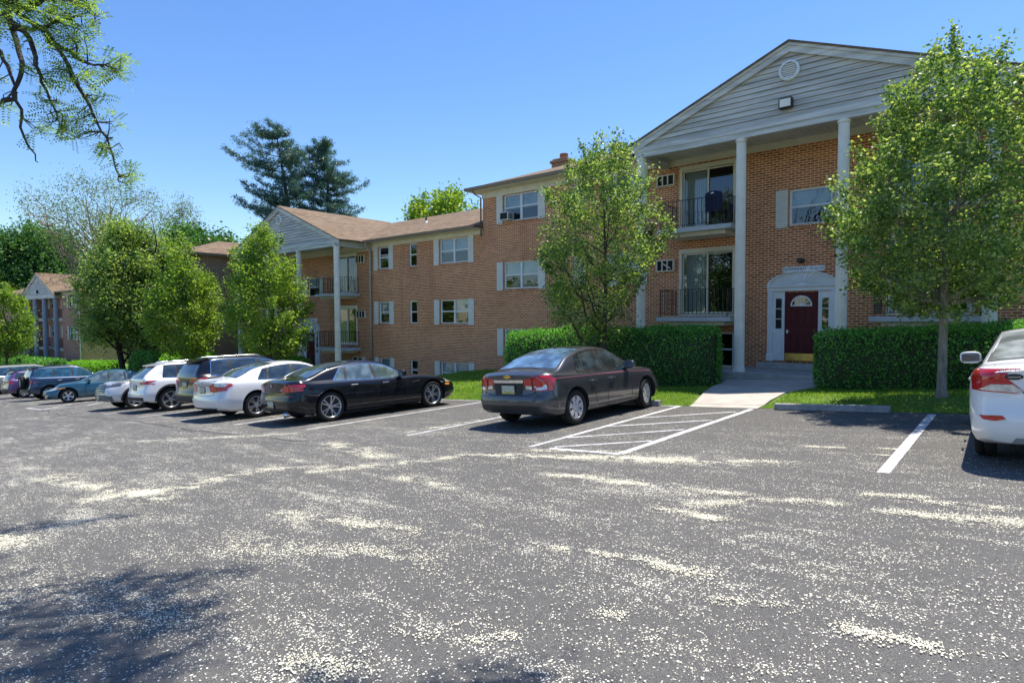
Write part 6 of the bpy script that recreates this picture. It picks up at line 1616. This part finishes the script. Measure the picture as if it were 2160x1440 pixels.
# 6 ---- white crossover parked nose out
wb = 2.64
c6 = Car('parked_car', "white crossover parked nose out with black mesh grille and grey bumper", -24.6, 10.2, R(179), **suv(4.46, 1.82, 1.62, wb, .90, .345, belt=1.03, hood=1.0, nose=.92, ws_base=2.2, roof_f=1.15,
    paint=SILVP, dlo=[(-.48, .10, .06, .0), (.18, .98, .0, -.03), (1.06, 2.0, -.03, -.42)], doors=doorlines(.3, 1.02, 1.95, 1.02, .34), handles=[(.5, .9), (1.2, .9)], mirror=(1.85, 1.05), spokes=(5, 'wide'), chrome=1))
c6.panel('grille', [[(-.52, .60), (.52, .60), (.46, .86), (.30, .92), (-.30, .92), (-.46, .86)]], 'F', MPLAST, .012)
c6.panel('grille_bar', sum([c6.ribbon([(-.5, .62 + k * .055), (.5, .62 + k * .055)], 'F', .012) for k in range(6)], []), 'F', MSILVER, .018)
c6.wrap_lamp('headlight', ('F', [(.48, .78), (.88, .84), (.88, .95), (.52, .88)]), [(wb + .28, .93), (wb + .8, .82), (wb + .8, .93), (wb + .3, .97)], MHEADD)
c6.panel('front_bumper', [[(-.78, .34), (.78, .34), (.80, .50), (.55, .56), (-.55, .56), (-.80, .50)]], 'F', m_plain("grey_bumper", (.12, .13, .14), .5), .010)
c6.plate(.46, front=True); c6.arch_trim(.06, MPLAST); roof_rails(c6, .54, -.2, 1.2, MPLAST)
# 7 ---- teal saloon parked nose out
wb = 2.60
c7 = Car('parked_car', "old teal sedan parked nose out with amber side lamps and wide five-spoke wheels", -32.5, 10.3, R(166), **sedan(4.5, 1.71, 1.40, wb, .98, .315, deck=.98, hood=.86, nose=.58, belt=.885, roof=(.45, 1.25), bl_base=-.45, ws_base=2.12, sill=.18,
    paint=TEALP, dlo=[(.0, .38, .24, .06), (.44, 1.05, .06, -.03), (1.12, 1.98, -.03, -.40)], doors=doorlines(.42, 1.08, 1.95, .88, .27), handles=[(.58, .74), (1.26, .74)], mirror=(1.80, .90), spokes=(5, 'wide'), chrome=0, glass=MCGL, wsglass=m_cglass("pale_windscreen", (.09, .15, .2)), rimk=.66, fk=.3, bF=.25))
c7.wrap_lamp('headlight', ('F', [(.40, .575), (.80, .60), (.80, .68), (.45, .645)]), [(wb + .46, .60), (wb + .86, .56), (wb + .86, .66), (wb + .46, .69)], MHEAD)
c7.both('indicator_light', [(wb + .08, .655), (wb + .46, .62), (wb + .46, .685), (wb + .10, .685)], 'R', MAMBER, .008)
c7.panel('grille_slot', [[(-.34, .545), (.34, .545), (.30, .585), (-.30, .585)]], 'F', MPLAST, .006); c7.panel('lower_grille', [[(-.45, .30), (.45, .30), (.42, .40), (-.42, .40)]], 'F', MPLAST, .006)
c7.both('fog_light', [(.52, .33), (.68, .335), (.68, .395), (.52, .39)], 'F', MCLEARL, .01); c7.panel('bumper_band', c7.ribbon([(-.75, .50), (0, .495), (.75, .50)], 'F', .012), 'F', MSHUT, .003)
# 8 ---- navy SUV with a spare wheel on its back
wb = 2.65
c8 = Car('parked_car', "navy blue SUV with spare wheel on its tailgate, beside the teal sedan", -38.3, 8.0, R(0), **suv(4.35, 1.80, 1.70, wb, .85, .345, belt=1.10, hood=1.06, nose=.9, ws_base=2.15, roof_f=1.25, slant=.30, bR=.03, rk=.06,
    paint=NAVYP, dlo=[(-.62, .22, .10, -.02), (.30, 1.0, -.02, -.03), (1.08, 2.0, -.03, -.36)], doors=doorlines(.26, 1.04, 1.95, 1.08, .36), handles=[(.45, .96), (1.2, .96)], mirror=(1.85, 1.12), spokes=(5, 'wide'), chrome=1, hchrome=True, glass=m_cglass("blue_car_glass", (.012, .05, .08))))
suv_rear(c8, 1.14, 1.54, .68, .60, m_cglass("blue_tailgate_glass", (.05, .14, .2))); c8.wrap_lamp('tail_light', ('B', [(.70, .86), (.88, .86), (.88, 1.08), (.70, 1.08)]), [(-.86, .86), (-.70, .88), (-.68, 1.06), (-.86, 1.08)], MRED)
spoiler(c8, 1.60, .60, -.5, .14, NAVYP); roof_rails(c8, .58, -.3, 1.3, NAVYP); c8.panel('rear_bumper', [[(-.84, .42), (.84, .42), (.84, .60), (-.84, .60)]], 'B', MPLAST, .03); c8.arch_trim(.05, NAVYP)
sw = empty('spare_wheel'); sw.parent = c8.g
hh, _ = c8.hit((0, -4, .95), (0, 1, 0)); T = Matrix.Translation((-.06, hh.y - .14, .93)) @ Matrix.Rotation(R(-90), 4, 'Z')
m = MB(); m.lathe([(.19, -.09), (.30, -.10), (.335, -.07), (.345, -.03), (.345, .05), (.32, .09), (.24, .10), (.21, .085)], 32, 'x', 0, T); m.build('tyre', MTYRE, sw)
m = MB(); m.lathe([(.21, .08), (.20, .05), (.05, .06), (.0, .06)], 32, 'x', 0, T)
for k in range(5): a = 2 * math.pi * k / 5; m.box(.06, .085, -.02, .02, .04, .205, 0, T @ Matrix.Rotation(a, 4, 'X'))
m.build('rim', MRIM, sw)
# 9 ---- purple hatchback
wb = 2.60
c9 = Car('parked_car', "purple hatchback with red tail lamps and plastic wheel covers at the left edge", -44.0, 8.05, R(2), **suv(4.35, 1.77, 1.53, wb, .80, .32, belt=1.0, hood=.96, nose=.78, ws_base=2.2, roof_f=1.2, slant=.40, sill=.2,
    paint=PURP, dlo=[(-.42, .08, .12, -.02), (.5, 1.02, -.02, -.03), (1.1, 2.0, -.03, -.42)], doors=doorlines(.3, 1.05, 1.98, .98, .3), handles=[(.5, .86), (1.22, .86)], mirror=(1.88, 1.0), spokes=(7, 'cover'), chrome=0))
suv_rear(c9, 1.06, 1.38, .62, .54); c9.wrap_lamp('tail_light', ('B', [(.62, .78), (.86, .80), (.86, .98), (.60, 1.0)]), [(-.82, .80), (-.70, .80), (-.52, .98), (-.60, 1.0), (-.82, .99)], MRED); spoiler(c9, 1.43, .52, -.4, .08, PURP)
c9.panel('rear_apron', [[(-.74, .30), (.74, .30), (.76, .52), (-.76, .52)]], 'B', MPLAST, .008)
# 10 --- grey van behind
wb = 3.0
c10 = Car('parked_car', "pale grey minivan of which only roof and windows rise behind the purple hatchback", -49.2, 8.2, R(3), **suv(5.05, 1.95, 1.78, wb, 1.05, .34, belt=1.10, hood=1.05, nose=.85, ws_base=2.75, roof_f=1.6, slant=.26, sill=.22,
    paint=CHAMP, dlo=[(-.75, .1, .06, 0), (.2, 1.2, 0, 0), (1.28, 2.5, 0, -.5)], doors=doorlines(.15, 1.24, 2.4, 1.08, .32), handles=[(.4, .95), (1.45, .95)], mirror=(2.4, 1.12), spokes=(7, 'cover'), chrome=0, glass=m_cglass("blue_van_glass", (.02, .05, .09))))
suv_rear(c10, 1.14, 1.58, .7, .62); c10.both('tail_light', [(.74, .82), (.9, .82), (.9, 1.1), (.76, 1.1)], 'B', MRED)
# 11 --- white compact saloon at the right edge
wb = 2.57
c11 = Car('parked_car', "white compact sedan cut off by the right edge, with swept red and clear tail lamp", .50, 8.9, R(1), **sedan(4.37, 1.70, 1.455, wb, .97, .315, deck=1.10, hood=.9, nose=.7, belt=.97, roof=(.62, 1.35), bl_base=-.42, ws_base=2.3, sill=.19,
    paint=WHITEP, dlo=[(.10, .34, .16, .08), (.40, 1.0, .08, -.03), (1.08, 2.05, -.03, -.3)], doors=doorlines(.42, 1.04, 1.98, .96, .28), handles=[(.6, .84), (1.24, .82)], mirror=(1.86, .99), spokes=(5, 'twin'), chrome=0, blglass=m_cglass("silvery_rear_glass", (.13, .14, .14)), bR=.17))
c11.wrap_lamp('tail_light', ('B', [(-.38, .83), (-.44, .80), (-.88, .83), (-.88, 1.04), (-.60, 1.03), (-.50, .95)]), [(-.86, .86), (-.76, .86), (-.60, .97), (-.56, 1.05), (-.86, 1.05)], MRED)
c11.both('reversing_light', [(-.38, .828), (-.44, .808), (-.74, .835), (-.64, .895), (-.46, .895)], 'B', MCLEARL, .011)
c11.both('rear_reflector', [(.53, .54), (.62, .515), (.72, .525), (.75, .565), (.56, .572)], 'B', MRED)
c11.panel('rear_apron', [[(-.5, .285), (.5, .285), (.46, .345), (-.46, .345)]], 'B', m_plain("grey_apron", (.28, .29, .30), .5), .005)
c11.panel('shut_line', c11.ribbon([(-.60, 1.08), (-.50, .94), (-.36, .79), (-.28, .74), (.28, .74), (.36, .79), (.50, .94), (.60, 1.08)], 'B', .010), 'B', MSHUT, .003)
c11.panel('plate_recess', [[(-.26, .80), (.26, .80), (.28, .96), (-.28, .96)]], 'B', m_plain("plate_recess_grey", (.5, .5, .51), .4), .004)
hy = c11.hit((-.42, -4, 1.02), (0, 1, 0))[0].y
c11.plate(.86)
text_mesh('model_lettering', "ACCENT", .058, MCHROME, c11.g, Matrix.Translation((-.45, hy - .014, 1.045)) @ TXT, .003)
m = MB(); T = Matrix.Translation((-.45, hy - .010, .975)); m.lathe([(.0, -.001), (.075, -.001), (.075, .004)], 24, 'y', 0, T @ Matrix.Diagonal((1, 1, .42, 1)), False); m.build('dealer_sticker', MPLAST, c11.g)
text_mesh('dealer_sticker_lettering', "motors", .035, MSILVER, c11.g, Matrix.Translation((-.45, hy - .012, .975)) @ TXT, .001)

# ================================================================== SMALL THINGS
MSTOP = m_plain("concrete_stop", (.30, .29, .27), .9, var=.25, scale=8, bump=.4)
def wheel_stop(x0, x1, y, label):
    t = MB(); xc = (x0 + x1) / 2; L = (x1 - x0) / 2
    def P(dx): return [(-.09, 0), (-.06, .125), (.06, .125), (.09, 0)]
    t.prism([(-.09, 0), (.09, 0), (.065, .12), (-.065, .12)], 'x', -L, L)
    o = t.build('wheel_stop', MSTOP); o.location = (xc, y, float(gz(xc)) + .006); o.rotation_euler = (0, -math.atan(.066), 0)
    md = o.modifiers.new('b', 'BEVEL'); md.width = .015; md.segments = 2
    tag(o, label, 'wheel stop', "concrete wheel stops at the head of the bays")
wheel_stop(-3.62, -1.66, 12.42, "long concrete wheel stop in the empty bay beside the walkway")
wheel_stop(-8.05, -6.12, 12.48, "concrete wheel stop under the nose of the dark grey sedan")

# small yard sign in front of the hedge
s_ = empty('yard_sign', (-7.95, 14.35, ground_at(-7.95, 14.35)), R(25), "small dark yard sign with a white band standing before the clipped hedge", "sign")
m = MB(); m.box(-.17, .17, -.012, .012, .30, .66, 0, None, .005); m.build('sign_board', m_plain("sign_green_black", (.04, .05, .045), .5), s_)
m = MB(); m.box(-.19, -.171, -.014, .014, 0, .68); m.box(.171, .19, -.014, .014, 0, .68); m.box(-.1705, .1705, -.014, .014, .661, .68); m.build('sign_frame', MIRON, s_)
m = MB(); m.box(-.135, .135, -.0145, -.0125, .46, .56); m.box(-.12, .12, -.0145, -.0125, .37, .40); m.build('white_band', MWHITE, s_)

# folding camp chair on the upper balcony
NAVYC = m_plain("navy_canvas", (.008, .016, .06), .8, var=.2)
k = empty('folding_chair', (-7.05, 18.22, 4.385), R(172), "navy blue folding camp chair on the upper right balcony of the near building", "chair")
m = MB()
for a, b in (((-.26, -.22, 0), (.24, .22, .42)), ((.26, -.22, 0), (-.24, .22, .42)), ((-.26, .22, 0), (-.24, -.22, .42)), ((.26, .22, 0), (.24, -.22, .42)), ((-.26, -.22, 0), (.26, -.22, .40)), ((.26, -.22, 0), (-.26, -.22, .40))): m.tube([a, b], .009, 6)
for sx in (-1, 1): m.tube([(sx * .26, .20, .02), (sx * .28, .26, .45), (sx * .27, .30, .98)], .010, 6); m.tube([(sx * .30, -.24, .02), (sx * .32, -.24, .64)], .009, 6)
m.build('chair_frame', MIRON, k)
m = MB(); V = []; F = []
for i in range(9):
    for j in range(9):
        u, v = i / 8 * 2 - 1, j / 8; V.append((u * .27, -.24 + v * .46, .46 - .06 * (1 - u * u) - .04 * v))
for i in range(8):
    for j in range(8): F.append((i * 9 + j, (i + 1) * 9 + j, (i + 1) * 9 + j + 1, i * 9 + j + 1))
m.add(V, F, 0, True); m.build('seat', NAVYC, k)
m = MB(); V = []; F = []
for i in range(13):
    for j in range(9):
        u, v = i / 12 * 2 - 1, j / 8; w_ = .28 * (1 - .0 * v); V.append((u * w_, .24 + v * .07 + .05 * (1 - u * u), .42 + v * (.50 + .10 * math.sqrt(max(0, 1 - u * u)))))
for i in range(12):
    for j in range(8): F.append((i * 9 + j, (i + 1) * 9 + j, (i + 1) * 9 + j + 1, i * 9 + j + 1))
m.add(V, F, 0, True); m.build('backrest', NAVYC, k)
m = MB(); m.box(-.05, .05, .366, .369, .94, .975); m.build('label_patch', MWHITE, k)
for sx in (-1, 1):
    m = MB(); m.box(sx * .30 - .035, sx * .30 + .035, -.26, .24, .63, .65, 0, None, .006); m.box(sx * .30 - .03, sx * .30 + .03, -.26, -.10, .42, .629); m.build('arm_rest', NAVYC, k)
